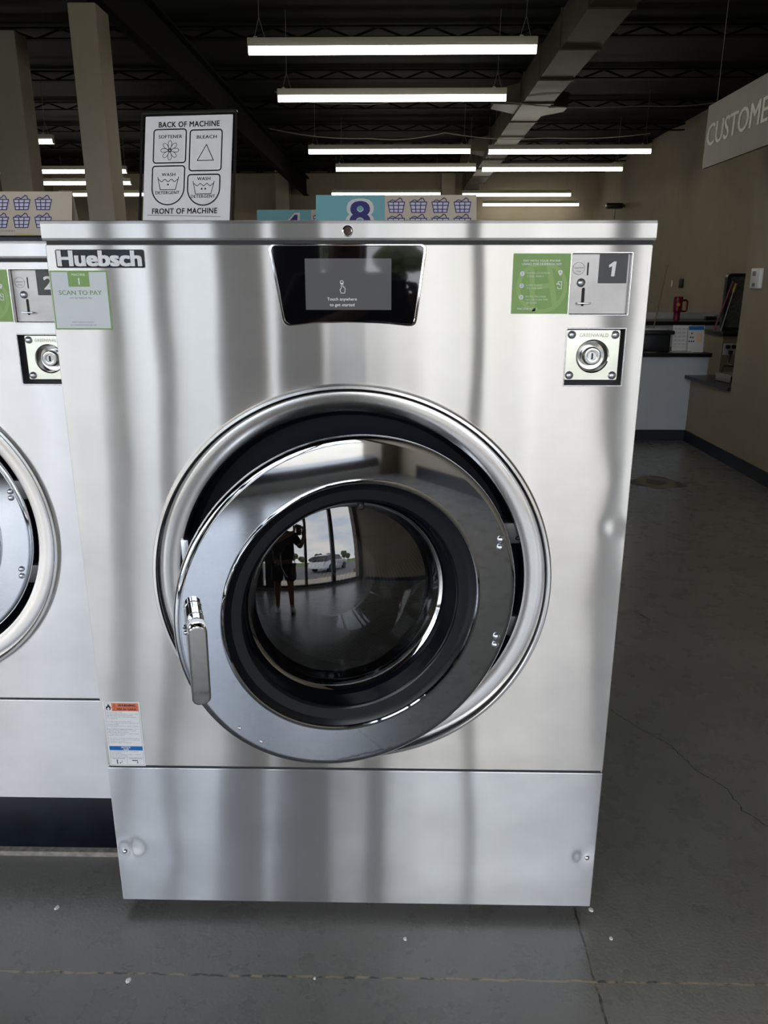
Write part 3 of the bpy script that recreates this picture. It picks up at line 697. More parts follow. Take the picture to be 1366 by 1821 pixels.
def washer(name, loc, s, hw, top, seam, bot, cz, R, num, door_ang, mats, depth, base_top=None, cx=0, r_door=.330, coin=(.402, .510), hy=-.031):
    """loc: floor point under the middle of the front face. All z local to the floor; front face at y = 0."""
    t = empty(name, loc)
    lidb = top-.035
    coinL, coinR = coin; cz1, cz0 = lidb-.020, lidb-.127
    ly1, ly0 = lidb-.151, lidb-.256
    # body sides and top
    b = B(); b.box(-hw+.002, hw-.002, .03, depth, (base_top or .05)+.0, lidb-.004, 'steel_side'); b.build('body', t) if False else None
    b = B()
    b.plate([rrect(-hw, -hw+.002, (base_top or .03), lidb-.006, .0005)], .0, .001, mats[0]) if False else None
    # side sheets
    for s_ in (-1, 1):
        b = B(); x0, x1 = sorted((s_*hw, s_*(hw-.003))); b.box(x0, x1, .0035, depth, bot, lidb-.006, 'steel_side'); b.build('side_panel', t)
    b = B(); b.box(-hw+.003, hw-.003, depth-.01, depth, bot, lidb-.006, 'steel_side'); b.box(-hw+.004, hw-.004, .09, depth-.01, bot+.002, bot+.006, 'dark_gap'); b.build('back_panel', t)
    # front panel with openings
    b = B(); scr = [(-.1395, lidb-.0065), (.1405, lidb-.0065), (.122, lidb-.147), (.060, lidb-.141), (.003, lidb-.1395), (-.055, lidb-.141), (-.116, lidb-.147)]
    b.plate([rrect(-hw, hw, seam+.003, lidb-.006, .003), circle(cx, cz, R-.004, 128), rrect(coinL, coinR, cz0, cz1, .002), rrect(coinL, coinR, ly0, ly1, .002), roundpoly(scr, .012)], -.002, .004, mats[0], .0012)
    fp = b.build('front_panel', t)
    # lower panel
    b = B(); b.plate([rrect(-hw, hw, bot, seam-.0015, .002)], -.004, .006, mats[1], .0015); b.build('lower_panel', t)
    B().box(-hw+.004, hw-.004, .0, .01, seam-.004, seam+.005, 'dark_gap').build('seam_gap', t)
    b = B(); b.box(-hw+.02, hw-.02, .10, depth-.05, .014, bot+.003, 'black_base')
    for s_ in (-1, 1): b.bbox(s_*(hw-.03)-.01, s_*(hw-.03)+.01, .006, .02, bot-.012, bot, 'dark_gap', .002)
    if base_top is None: b.build('base_frame', t)
    else: B().bbox(-hw, hw, -.004, depth-.02, .014, base_top-.001, 'black_base', .002).build('base_frame', t)
    # lid: rolled front edge
    b = B(); prof = [(0.0, lidb), (-.006, lidb+.0015), (-.008, lidb+.005), (-.008, top-.006), (-.0065, top-.0015), (-.002, top), (depth, top), (depth, lidb)]
    v = [(x, y, z) for x in (-hw-.002, hw+.002) for y, z in prof]; n_ = len(prof)
    b.add(v, [(i, (i+1) % n_, n_+(i+1) % n_, n_+i)[::-1] for i in range(n_)]+[tuple(range(n_)), tuple(range(2*n_-1, n_-1, -1))], mats[2], False); b.build('lid', t)
    B().box(-hw+.002, hw-.002, .0, depth-.002, lidb-.0065, lidb+.001, 'dark_gap').build('lid_gap', t)
    b = B(); b.lathe([(.0095, 0), (.0095, -.003), (.0075, -.004), (.0065, -.0025), (.0, -.0025)], 'chrome', (0.002, -.008, (top+lidb)/2-.001), 28); b.lathe([(.0028, -.0002), (0, -.0002)], 'ink', (.002, -.0108, (top+lidb)/2-.001), 12)
    b.build('lid_lock', t)
    # screen
    b = B(); b.plate([roundpoly([(x*1.025, (z-(lidb-.075))*1.03+(lidb-.075)) for x, z in scr], .013), roundpoly([(x*.985, (z-(lidb-.075))*.975+(lidb-.075)) for x, z in scr], .011)], -.0035, .002, 'chrome', .001); b.build('screen_bezel', t)
    b = B(); b.plate([roundpoly([(x*.99, (z-(lidb-.075))*.985+(lidb-.075)) for x, z in scr], .011)], .0, .006, 'screen_black'); sc = b.build('touch_screen', t)
    b = B(); b.box(-.077, .0795, -.0006, .002, lidb-.119, lidb-.0295, 'display'); b.build('display', sc)
    b = B(); zc = lidb-.075
    b.text('Touch anywhere', -.0105, zc-.0275, .0052, -.0009, 'display_txt', w=.054, bold=.0); b.text('to get started', -.0105, zc-.0375, .0052, -.0009, 'display_txt', w=.045)
    b.stroke([(-.0105+.003*math.cos(a), zc+.0045+.003*math.sin(a)) for a in [2*PI*i/12 for i in range(12)]], .0008, -.0009, 'display_txt', True)
    b.stroke([(-.0115, zc+.003), (-.0115, zc-.006), (-.014, zc-.008), (-.012, zc-.0145), (-.0055, zc-.0145), (-.0045, zc-.008), (-.0055, zc-.0045), (-.0085, zc-.0035), (-.0085, zc+.003)], .0008, -.0009, 'display_txt', True)
    b.build('display_text', sc)
    # coin panel (recessed)
    b = B(); b.plate([rrect(coinL+.001, coinR-.001, cz0+.001, cz1-.001, .002), rrect(coinL+.0315, coinL+.0335, cz1-.038, cz1-.0165, .0008, 2), rrect(coinL+.0245, coinL+.0295, cz1-.092, cz1-.060, .0024, 3)], .0075 if num == 1 else .010, .012, 'steel_plate', .0006)
    sl = b.build('coin_panel', t); yc = .0075 if num == 1 else .010
    B().box(coinL+.002, coinR-.002, .012, .016, cz0+.002, cz1-.002, 'dark_gap').build('slot_backing', sl)
    b = B(); b.plate([[(coinR-.001, cz0), (coinR, cz0), (coinR, cz1), (coinR-.001, cz1)]], -.0005, .012, 'steel_ring'); b.plate([rrect(coinL-.0015, coinR+.0015, cz0-.0015, cz1+.0015, .002), rrect(coinL+.0005, coinR-.0005, cz0+.0005, cz1-.0005, .002)], -.0032, .010, 'steel_ring', .0004); b.build('coin_frame', sl)
    b = B(); rivet(b, coinL+.0215, cz1-.051, yc, .0075, 'rivet'); b.build('reject_button', sl)
    b = B(); b.bbox(coinL+.0150, coinL+.0400, yc-.010, yc-.002, cz1-.0885, cz1-.0855, 'rivet', .001); b.build('return_lever', sl)
    b = B(); b.stroke(circle(coinL+.0158, cz1-.0265, .0105, 28), .0006, yc-.0004, 'ink_grey', True); b.text('Quarters', coinL+.0158, cz1-.0265, .003, yc-.0004, 'ink_grey', w=.016); b.text('Only', coinL+.0158, cz1-.0325, .003, yc-.0004, 'ink_grey'); b.build('engraved_mark', sl)
    b = B(); b.plate([rrect(coinR-.056, coinR-.005, cz1-.052, cz1-.002, .001)], yc-.0012, yc-.0001, 'number_black'); 
    if num == 1: b.flat([[(coinR-.0335, cz1-.040), (coinR-.0275, cz1-.040), (coinR-.0255, cz1-.0145), (coinR-.0300, cz1-.0145), (coinR-.0385, cz1-.0205), (coinR-.0383, cz1-.0250), (coinR-.0327, cz1-.0225)]], yc-.0016, 'white')
    else: b.text(str(num), coinR-.030, cz1-.040, .0255, yc-.0016, 'white', w=.021, bold=.03)
    b.build('number_plate', sl)
    # lock box (recessed)
    b = B(); b.box(coinL, coinR, .022, .026, ly0, ly1, 'dark_gap')
    b.box(coinR-.001, coinR, -.002, .024, ly0, ly1, 'steel_ring'); b.box(coinL, coinL+.001, -.002, .024, ly0, ly1, 'steel_ring'); b.box(coinL, coinR, -.002, .024, ly0, ly0+.001, 'steel_ring'); b.box(coinL, coinR, -.002, .024, ly1-.001, ly1, 'steel_ring')
    b.plate([rrect(coinL-.0012, coinR+.0012, ly0-.0012, ly1+.0012, .002), rrect(coinL+.0003, coinR-.0003, ly0+.0003, ly1-.0003, .002)], -.0032, .004, 'steel_ring', .0004)
    lk = b.build('lock_box', t)
    px0, px1 = (coinL+.002, coinR-.008) if num == 1 else (coinL+.013, coinR-.001)
    pz0, pz1 = ly0+.010, ly1-.003; yl = .004
    cxl, czl = (px0+px1)/2+.001, pz0+(pz1-pz0)*.475
    b = B(); b.plate([rrect(px0, px1, pz0, pz1, .003), circle(cxl, czl, .0300, 48)], yl, yl+.004, 'zinc', .0008); b.box(px0+.001, px1-.001, yl+.004, .021, pz0+.001, pz1-.001, 'zinc') if False else None; b.build('vault_plate', lk)
    b = B(); b.lathe([(.0305, yl-.0006), (.0285, yl+.001), (.027, yl+.008), (.025, yl+.0155), (.018, yl+.0165), (.0175, yl+.012), (.0165, yl+.003), (.0145, yl+.0008), (.0120, yl+.0004), (.0082, yl+.0010), (.0078, yl+.0026), (.0, yl+.0026)], 'lock_cup', (cxl, 0, czl), 48)
    b.box(cxl-.0012, cxl+.0012, yl+.0005, yl+.0024, czl-.0055, czl+.0055, 'ink'); b.build('lock_cylinder', lk)
    for x in (px0+.009, px1-.0095):
        for z in (pz0+.009, pz1-.009): b = B(); rivet(b, x, z, yl, .0073); b.build('rivet', lk)
    b = B(); b.text('GREENWALD', cxl, pz1-.013, .0065, yl-.0004, 'grey_plastic', w=.053, bold=.0); b.build('engraved_name', lk)
    # sticker with paying instructions
    gx0, gx1, gz0, gz1 = coinL-.104, coinL-.0015, cz0+.0015, cz1-.001
    b = B(); ys = -.0026; b.plate([rrect(gx0, gx1, gz0, gz1, .001)], ys, -.0021, 'sticker_green')
    def P(u_, v_): return gx0+(gx1-gx0)*u_, gz1+(gz0-gz1)*v_
    y1 = ys-.0002; y2 = ys-.0007; gc = P(.52, .56); ra = .0415
    cl = lambda pts: [(min(max(x, gx0+.0005), gx1-.0005), min(max(z, gz0+.0005), gz1-.0005)) for x, z in pts]
    b.stroke(cl([(gc[0]+ra*1.02*math.cos(a), gc[1]+ra*math.sin(a)) for a in [2*PI*i/40 for i in range(40)]]), .007, y1, 'sticker_greenlogo', True)
    b.stroke([P(.33, .27), P(.38, .93)], .0095, y1, 'sticker_greenlogo'); b.stroke([P(.63, .2), P(.76, .83)], .0095, y1, 'sticker_greenlogo'); b.stroke([P(.37, .56), P(.70, .52)], .0085, y1, 'sticker_greenlogo')
    def tx(s_, u_, v_, h_, w=None, al='LEFT', m='text_pale', bold=.0):
        x, z = P(u_, v_); b.text(s_, x, z, h_, y2, m, w=w, align=al, bold=bold, res=2)
    tx('PAY WITH YOUR PHONE', .5, .135, .0036, .066, 'CENTER', 'white', .02); tx('USING THE HUEBSCH APP', .5, .19, .0036, .071, 'CENTER', 'white', .02)
    for i, (v_, ls) in enumerate(((.33, ('ENTER LOCATION', 'CODE: 000812')), (.53, ('LOAD FUNDS', 'TO THE APP')), (.72, ('ENTER MACHINE', 'NO. OR SCAN THIS', 'QR CODE')))):
        x, z = P(.165, v_); b.flat([circle(x, z, .0042, 20)], y2, 'sticker_white'); b.text(str(i+1), x, z-.002, .004, y2-.0002, 'ink_grey')
        for q, s_ in enumerate(ls): tx(s_, .25, v_+.005+q*.052, .0032, {14: .040, 12: .030, 10: .028, 13: .036, 16: .040, 7: .020}.get(len(s_)))
    tx('MACHINE NO.', .11, .93, .0036, .030, 'LEFT', 'white'); tx(str(num), .45, .93, .0036, None, 'LEFT', 'white', .04)
    x, z = P(.83, .32); b.flat([roundpoly([(x, z-.006), (x-.0038, z+.001), (x-.0038, z+.0045), (x+.0038, z+.0045), (x+.0038, z+.001)], .0026), circle(x, z+.0015, .0014, 12)], y2, 'white')
    x, z = P(.83, .52); b.stroke([(x-.0030, z+.003), (x-.003, z+.006), (x+.0035, z+.006), (x+.0035, z-.006), (x-.003, z-.006), (x-.003, z-.003)], .0012, y2, 'white'); b.stroke([(x-.006, z+.002), (x-.0005, z+.002), (x+.001, z)], .0014, y2, 'white')
    b.build('pay_sticker', t)
    # door ring
    b = B(); R_ = R
    b.lathe([(R_, -.002), (R_-.001, -.008), (R_-.004, -.0125), (R_-.009, -.013), (R_-.013, -.010), (R_-.015, -.005), (R_-.0165, .003), (R_-.018, .0025), (R_-.027, .0022), (R_-.036, .0028), (R_-.046, .0042), (R_-.053, .0065), (R_-.056, .014), (R_-.057, .03)], 'steel_ring', (cx, 0, cz), 160); b.build('door_surround', t)
    ri = R_-.057
    b = B(); b.lathe([(ri, .026), (ri-.002, .05), (ri-.012, .058), (r_door-.04, .062), (r_door-.05, .058), (r_door-.062, .055), (r_door-.07, .062), (r_door-.075, .14)], 'black_rubber', (cx, 0, cz), 128)
    b.build('tub_gasket', t)
    b = B(); b.lathe([(r_door-.075, .13), (r_door-.075, .15), (r_door-.02, .17)], 'drum_plain', (0, 0, 0), 96); b.lathe([(r_door-.02, .17), (r_door-.02, .62)], 'drum', (0, 0, 0), 96); b.lathe([(r_door-.02, .62), (.12, .64), (.1, .60), (0.0001, .60)], 'drum', (0, 0, 0), 96)
    b.build('drum', t, (cx, 0, cz))
    b = B()
    for z in (.103, -.1): b = B(); b.bbox(cx+ri-.045, cx+ri-.004, .016, .045, cz+z-.022, cz+z+.022, 'hinge_grey', .003); b.sphere((cx+ri-.013, .016, cz+z-.01), .004, 'black_plastic', 10); b.build('hinge', t)
    b = B(); b.bbox(cx-ri+.004, cx-ri+.02, -.0, .05, cz+.03, cz+.09, 'rivet', .003); b.build('latch_plate', t)
    # door
    hx = cx+.331*r_door/.330
    e = Vector((math.cos(door_ang), math.sin(door_ang), 0))
    dc = Vector((hx, hy, cz))-e*r_door
    d = empty('door', tuple(dc), door_ang, t)
    q = r_door/.330; ro = r_door; rn = .243*q
    b = B(); b.lathe([(rn, .004), (rn+.0006, -.0005), (rn+.003, -.002), (rn+.006, -.0005), (rn+.008, .0), (ro-.012, .0), (ro-.006, .0008), (ro-.0025, .003), (ro-.0006, .0065), (ro, .011), (ro, .016), (ro-.003, .022), (ro-.010, .028), (ro-.02, .045), (rn+.02, .052), (rn+.002, .05)], 'door_ring', n=160); b.build('door_ring', d)
    b = B(); g1 = rn-.012
    b.lathe([(rn+.001, .003), (rn-.002, .004), (g1, .008), (g1-.020, .010), (g1-.025, .014), (g1-.027, .030), (g1-.030, .048), (g1-.036, .060), (g1-.044, .064)], 'black_gloss', n=128); b.build('inner_gasket', d)
    b = B(); rg = g1-.040; Rc = .52; sag = Rc-math.sqrt(Rc*Rc-rg*rg)
    pf = [(rg*math.sin(i/20*PI/2) if False else rg*i/20, 0) for i in range(20, 0, -1)]+[(.0005, 0)]
    pf = [(r_, .062-sag+Rc-math.sqrt(Rc*Rc-r_*r_)) for r_, _ in pf]
    b.lathe([(rg, .062)]+pf, 'glass', n=128); b.build('door_glass', d)
    b = B(); b.lathe([(rg+.003, .056), (rg-.004, .062), (rg-.010, .075), (rg-.012, .10), (rg-.006, .115), (rg+.01, .12)], 'chrome', n=128)
    b.build('glass_rim', d)
    b = B(); b.lathe([(rg-.012, .10), (rg-.03, .135), (rg-.06, .165), (rg-.10, .185), (.0005, .195)], 'glass', n=96); b.build('inner_bowl', d)
    b = B(); b.lathe([(.007, .0), (.0065, -.004), (.004, -.005), (.0035, -.003), (0.0001, -.003)], 'gasket', (.027*q, .062-sag+Rc-math.sqrt(Rc*Rc-.187**2) if rg > .187 else .058, .1866*q-.004), 20) ; b.build('glass_stud', d)
    for x, z in ((.290, .111), (.2895, .095), (.290, -.094), (.2885, -.1125)): b = B(); rivet(b, x*q, z*q, 0, .0068); b.build('hinge_bolt', d)
    for x, z in ((-.2277, -.2082), (-.1886, -.2446)): b = B(); b.lathe([(.0035, 0), (.003, -.0016), (.0016, -.0018), (.0014, -.0006), (0, -.0006)], 'chrome', (x*q, 0, z*q), 12); b.build('small_screw', d)
    if num == 1:
        b = B()
        b.lathe([(.0152, .0), (.0152, -.024), (.0146, -.0255), (.0155, -.027), (.0155, -.048), (.0150, -.050), (.0, -.050)], 'chrome', (-.293, 0, .030), 32)
        b.sphere((-.3105, -.012, .004), .0042, 'chrome', 12); b.tube([(-.306, -.012, .006), (-.296, -.012, .010)], .003, 'chrome', 8); b.sphere((-.2825, -.016, .0405), .003, 'chrome', 10)
        b.plate([rrect(-.3085, -.287, -.085, .035, .010)], -.024, -.009, 'chrome', .003, 2)
        b.T = Matrix.Translation((0, -.05, .02)) @ Matrix.Rotation(.15, 4, 'X') @ Matrix.Translation((0, .05, -.02))
        b.plate([rrect(-.3095, -.2765, -.1295, .036, .0145, 8)], -.058, -.040, 'chrome', .0035, 3)
        b.build('door_handle', d)
    return t

m1 = washer('washing_machine', (0, 1.451, 0), 1, .545, 1.524, .3925, .032, .832, .4045, 1, .32, ('steel_front', 'steel_low', 'steel_lid'), 1.25)
tag(m1, 'large stainless steel front load washer with its round door ajar, numbered 1', 'washing machine')
# number 1 machine: logo, scan sticker, warning label, lower screws
b = B(); b.plate([rrect(-.527, -.367, 1.4435, 1.4745, .0025)], -.0062, -.002, 'black_gloss', .0012); b.text('Huebsch', -.447, 1.4470, .0250, -.0066, 'white', w=.150, bold=.055, ext=.0012); b.build('logo_plate', m1)
b = B(); x0, x1, z0, z1 = -.543, -.437, 1.334, 1.4385; b.plate([rrect(x0, x1, z0, z1, .001)], -.0027, -.0021, 'sticker_green2')
b.rect(x0+.0025, x1-.0025, z0+.0025, z1-.0025, -.0029, 'sticker_white'); b.rect(x0+.033, x1-.034, z1-.028, z1-.0015, -.0031, 'sticker_green2')
b.text('MACHINE', (x0+x1)/2, z1-.009, .0042, -.0033, 'text_pale', w=.024, bold=.03); b.text('1', (x0+x1)/2, z1-.0245, .0115, -.0033, 'white', bold=.02)
b.text('SCAN TO PAY', (x0+x1)/2, z1-.0425, .0078, -.0031, 'text_green', w=.079, bold=.025); b.text('with the Huebsch App', (x0+x1)/2, z1-.049, .003, -.0031, 'ink_grey', w=.041)
b.text('DON\'T HAVE AN ACCOUNT?', (x0+x1)/2, z0+.0125, .0022, -.0031, 'ink_grey', w=.040); b.text('Scan to download the Huebsch App today', (x0+x1)/2, z0+.0075, .0022, -.0031, 'ink_grey', w=.048)
b.build('scan_sticker', m1)
b = B(); x0, x1, z0, z1 = -.5385, -.4595, .3950, .5545; yw = -.0027; b.plate([rrect(x0, x1, z0, z1, .001)], yw, -.0021, 'white'); y1 = yw-.0002; y2 = yw-.0004
b.stroke([(x0+.003, z0+.003), (x1-.003, z0+.003), (x1-.003, z1-.003), (x0+.003, z1-.003)], .0004, y1, 'ink_grey', True)
b.rect(x0+.018, x1-.003, z1-.0225, z1-.0035, y1, 'orange'); b.stroke([(x0+.018, z1-.0128), (x1-.003, z1-.0128)], .0004, y2, 'ink')
b.text('WARNING', x0+.051, z1-.0110, .0052, y2, 'ink', w=.038, bold=.05); b.text('MISE EN GARDE', x0+.050, z1-.0205, .0052, y2, 'ink', w=.042, bold=.04)
for zz in (z1-.0110, z1-.0205): b.stroke([(x0+.0215, zz), (x0+.0265, zz), (x0+.024, zz+.005)], .0006, y2, 'ink', True)
b.flat([roundpoly([(x0+.0108, z1-.0045), (x0+.0135, z1-.0095), (x0+.0165, z1-.013), (x0+.0150, z1-.0200), (x0+.0065, z1-.0200), (x0+.005, z1-.0135), (x0+.0072, z1-.0105), (x0+.0085, z1-.012), (x0+.0095, z1-.008)], .0015), roundpoly([(x0+.0112, z1-.0125), (x0+.0137, z1-.0165), (x0+.0125, z1-.0195), (x0+.0085, z1-.0195), (x0+.0077, z1-.0165)], .0012)], y2, 'ink')
L = ['To reduce risk of fire:', '- Do not put flammable liquids or items soiled', 'with flammable substances in machine.', '- Do not wash items soiled with vegetable', 'or cooking oil.', None, 'To reduce risk of serious injury:', '- Do not attempt to open door until drum has', 'stopped turning.', '- Do not tamper with door switch or machine.', None,
     'Pour reduire le risque d\'incendie:', '- Ne pas mettre de liquides ou articles', 'inflammables dans la machine.', '- Ne pas laver d\'articles souilles d\'huile', 'vegetale ou de cuisson.', None, 'Pour reduire les risques de blessures graves:', '- Ne pas tenter d\'ouvrir la porte avant que', 'le tambour soit arrete.', '- Ne pas modifier cet appareil.']
zz = z1-.0265
for s_ in L:
    if s_: b.text(s_, x0+.0045, zz, .0022, y2, 'ink_grey', w=min(.069, .00158*len(s_)), align='LEFT', res=1)
    zz -= .0038 if s_ else .0036
b.stroke([(x0+.003, z1-.0665), (x1-.003, z1-.0665)], .0003, y2, 'ink_grey')
b.rect(x0+.003, x1-.003, z0+.0395, z0+.0500, y1, 'blue_print'); b.text('NOTICE', (x0+x1)/2, z0+.0453, .0036, y2, 'white', w=.020, bold=.04); b.text('AVIS', (x0+x1)/2, z0+.0405, .0036, y2, 'white', w=.012, bold=.04)
for i, s_ in enumerate(('To open: turn handle after door unlocks', 'before pulling.', 'Pour ouvrir: tourner la poignee lorsque la', 'porte est deverrouillee.')): b.text(s_, x0+.0045, z0+.0355-i*.0036, .0022, y2, 'ink_grey', w=min(.069, .00158*len(s_)), align='LEFT', res=1)
b.stroke([(x0+.003, z0+.0225), (x1-.003, z0+.0225)], .0004, y2, 'ink_grey'); b.stroke([((x0+x1)/2, z0+.003), ((x0+x1)/2, z0+.0225)], .0004, y2, 'ink_grey')
b.text('Open/Ouverte', x0+.021, z0+.0180, .0028, y2, 'ink', w=.028); b.text('Closed/Fermee', x1-.021, z0+.0180, .0028, y2, 'ink', w=.030)
b.stroke([(x0+.017, z0+.0155), (x0+.0175, z0+.006)], .0022, y2, 'ink'); b.stroke([(x0+.028, z0+.014), (x0+.0275, z0+.009), (x0+.0225, z0+.0075)], .0008, y2, 'ink'); b.flat([[(x0+.021, z0+.0078), (x0+.0245, z0+.0092), (x0+.0245, z0+.006)]], y2, 'ink')
b.stroke([(x1-.028, z0+.014), (x1-.017, z0+.014)], .0020, y2, 'ink'); b.stroke([(x1-.017, z0+.014), (x1-.017, z0+.009)], .0008, y2, 'ink'); b.flat([[(x1-.019, z0+.010), (x1-.015, z0+.010), (x1-.017, z0+.0065)]], y2, 'ink')
b.build('warning_label', m1)
for x in (-.527, .527): b = B(); rivet(b, x, .1695, -.004, .0055, 'chrome'); b.build('panel_screw', m1)

m2 = washer('washing_machine', (-1.045, 1.64, 0), 1, .476, 1.499, .446, .165, .865, .370, 2, 0.0, ('steel_second', 'steel_second', 'steel_second'), 1.10, base_top=.165, r_door=.300, coin=(.333, .441), hy=.012)
B().bbox(-.44, .44, .24, 1.05, 1.499, 1.5225, 'black_base', .004).build('dispenser_cover', m2)
tag(m2, 'smaller steel front load washer on a black base at the left edge, numbered 2', 'washing machine')

# ================================================================ SIGNS ON THE MACHINES
def holder(loc, rz, lean):
    t = empty('instruction_sign', loc, rz)
    T = Matrix.Rotation(-lean, 4, 'X')
    b = B(T); b.plate([rrect(-.108, .108, .003, .282, .002)], -.0006, .0006, 'page'); y = -.0010; k_ = 'ink'
    def P(u_, v_): return (-.108+.216*u_, .282-.279*v_)
    U = lambda px: (px-135)/1065.; V = lambda py: (py-115)/1375.
    def tx(s_, px, py, h_, w_, bold=.028): x, z = P(U(px), V(py)); b.text(s_, x, z, h_*.279/1375, y, k_, w=w_*.216/1065, bold=bold, track=1.08)
    tx('BACK OF MACHINE', 672, 245, 62, 740, .034); tx('SOFTENER', 448, 373, 38, 285); tx('BLEACH', 893, 385, 38, 240); tx('WASH', 438, 812, 36, 165); tx('DETERGENT', 432, 1022, 36, 292); tx('WASH', 872, 866, 36, 160); tx('DETERGENT', 868, 1070, 36, 292); tx('FRONT OF MACHINE', 648, 1250, 62, 795, .034)
    Q = lambda px, py: P(U(px), V(py)); lw = .0030
    def rb(x0_, y0_, x1_, y1_):
        a = Q(x0_, y1_); c_ = Q(x1_, y0_); b.stroke(rrect(a[0], c_[0], a[1], c_[1], .007, 5), lw, y, k_, True)
    rb(245, 270, 642, 658); rb(690, 285, 1078, 755)
    def sh(x0_, y0_, x1_, y1_):
        a = Q(x0_, y1_); c_ = Q(x1_, y0_); w_ = (c_[0]-a[0])/2; cx_ = (a[0]+c_[0])/2; top_ = c_[1]; bz = a[1]; r_ = .007
        pts = [(c_[0]-r_+r_*math.cos(t_), top_-r_+r_*math.sin(t_)) for t_ in [PI/2*i/5 for i in range(6)]]+[(a[0]+r_-r_*math.sin(t_), top_-r_+r_*math.cos(t_)) for t_ in [PI/2*i/5 for i in range(6)]]
        hh = min(w_, (top_-bz)*.55); pts += [(cx_-w_*math.cos(t_), bz+hh-hh*math.sin(t_)) for t_ in [PI*i/20 for i in range(21)]]
        b.stroke(pts, lw, y, k_, True)
    sh(240, 695, 635, 1145); sh(678, 800, 1068, 1155)
    fx, fz = Q(445, 513)
    for i in range(8):
        a = PI/4*i; c_, s2 = math.cos(a), math.sin(a); R1 = .0225
        pet = []
        for j in range(17):
            tt = PI*2*j/16; u_ = R1*(.58-.42*math.cos(tt)); v_ = .0046*math.sin(tt)*(1.25-.6*math.cos(tt) if False else (.45+.55*(1-math.cos(tt))/2+.25))
            pet.append((fx+u_*c_-v_*s2, fz+u_*s2+v_*c_))
        b.stroke(pet, .0012, y, k_, True)
    b.flat([circle(fx, fz, .0040, 16), circle(fx, fz, .0018, 12)], y, k_)
    b.stroke([Q(892, 455), Q(785, 638), Q(982, 638)], .0018, y, k_, True)
    def tub(cx_, ty, dots):
        b.stroke([Q(cx_-128, ty-20), Q(cx_-95, ty+125), Q(cx_+92, ty+125), Q(cx_+128, ty-20)], .0015, y, k_)
        b.stroke([Q(cx_-120+240*i/24, ty+18-14*math.sin(PI*6*i/24+PI*.5)) for i in range(25)], .0015, y, k_)
        for dx in dots: q_ = Q(cx_+dx, ty+65); b.flat([circle(q_[0], q_[1], .0022, 14)], y, k_)
    tub(436, 845, (0,)); tub(872, 900, (-22, 22))
    b.stroke([Q(190, 1262), Q(1090, 1290)], .0010, y, k_)
    b.build('printed_page', t)
    b = B(T); b.plate([rrect(-.117, .117, 0, .292, .006)], -.0030, -.0016, 'acrylic'); b.plate([rrect(-.117, .117, 0, .292, .006)], .0016, .003, 'acrylic')
    b.build('clear_sleeve', t)
    b = B(T); b.plate([rrect(-.1185, .1185, 0, .2935, .006), rrect(-.1135, .1135, .002, .2875, .004)], -.0034, .0034, 'acrylic_edge', .001); b.build('sleeve_rim', t)
    b = B(); b.add([(x, y_, z) for x in (-.117, .117) for y_, z in ((0, 0), (.10, 0), (.10, .002), (0, .002))], [(0, 1, 5, 4), (1, 2, 6, 5), (2, 3, 7, 6), (3, 0, 4, 7), (0, 3, 2, 1), (4, 5, 6, 7)], 'acrylic'); b.build('foot', t)
    return t
t = holder((-.4155, 1.925, 1.524), -.12, .27)
tag(t, 'upright black and white dispenser instruction sign in a clear stand on the washer', 'instruction sign')

def tent(loc, num, xs, cols, W0, W1, hgt=.1, teal=True, rz=0, label=''):
    """tent card: teal number panel from W0 to 0, basket panel from 0 to W1"""
    t = empty('tent_sign', loc, rz)
    lean = .30; T = Matrix.Rotation(-lean, 4, 'X'); hp = hgt/math.cos(lean)
    b = B(T); b.plate([[(W0, 0), (W1, 0), (W1, hp), (W0, hp)]], -.001, .001, 'card')
    y = -.0013
    if W0 < 0:
        b.rect(W0, 0, 0, hp, y, 'teal')
        if num:
            b.text(num, W0*.36, hp*.13, hp*.76, y-.0003, 'paper', w=.058, bold=.05); b.text(num, W0*.36, hp*.18, hp*.66, y-.0006, 'navy', w=.045, bold=.03)
    for r_ in range(2):
        for c_ in cols: basket(b, xs+c_*.0525, hp*(.76-.40*r_), .040, y)
    b.stroke([(xs+.048+.0035*math.cos(a), .012+.0025*math.sin(a)) for a in [2*PI*i/12 for i in range(12)]], .0014, y, 'blue_print', True)
    b.text('LAUNDRY', xs+.072, .0105, .0036, y, 'ink_grey', w=.036)
    b.build('front_face', t)
    T2 = Matrix.Translation((0, 2*hp*math.sin(lean), 0)) @ Matrix.Rotation(lean, 4, 'X')
    b = B(T2); b.plate([[(W0, 0), (W1, 0), (W1, hp), (W0, hp)]], -.001, .001, 'card'); b.build('back_face', t)
    tag(t, label, 'tent sign', 'tent signs on the washers'); return t
tent((-.0165+.075, 1.94, 1.524), '8', .027, range(4), -.165, .218, .093, label='teal and cream tent sign with a big navy 8 and basket icons on the washer')
tent((-.168, 2.39, 1.524), '4', .027, range(3), -.160, .21, .098, label='teal tent sign with a half hidden number behind the 8 sign')
t = tent((-.93, 1.95, 1.5245), '', .014-.009, (0, 1, 2, 3), -.0, .232, .103, label='cream tent sign with navy basket icons on the second washer, its number out of frame')
b = B(Matrix.Rotation(-.30, 4, 'X')); b.add([(.085, -.003, -.004), (.148, -.003, -.008), (.150, -.004, .003), (.10, -.003, .006)], [(0, 1, 2, 3)], 'tape'); b.build('tape', t)

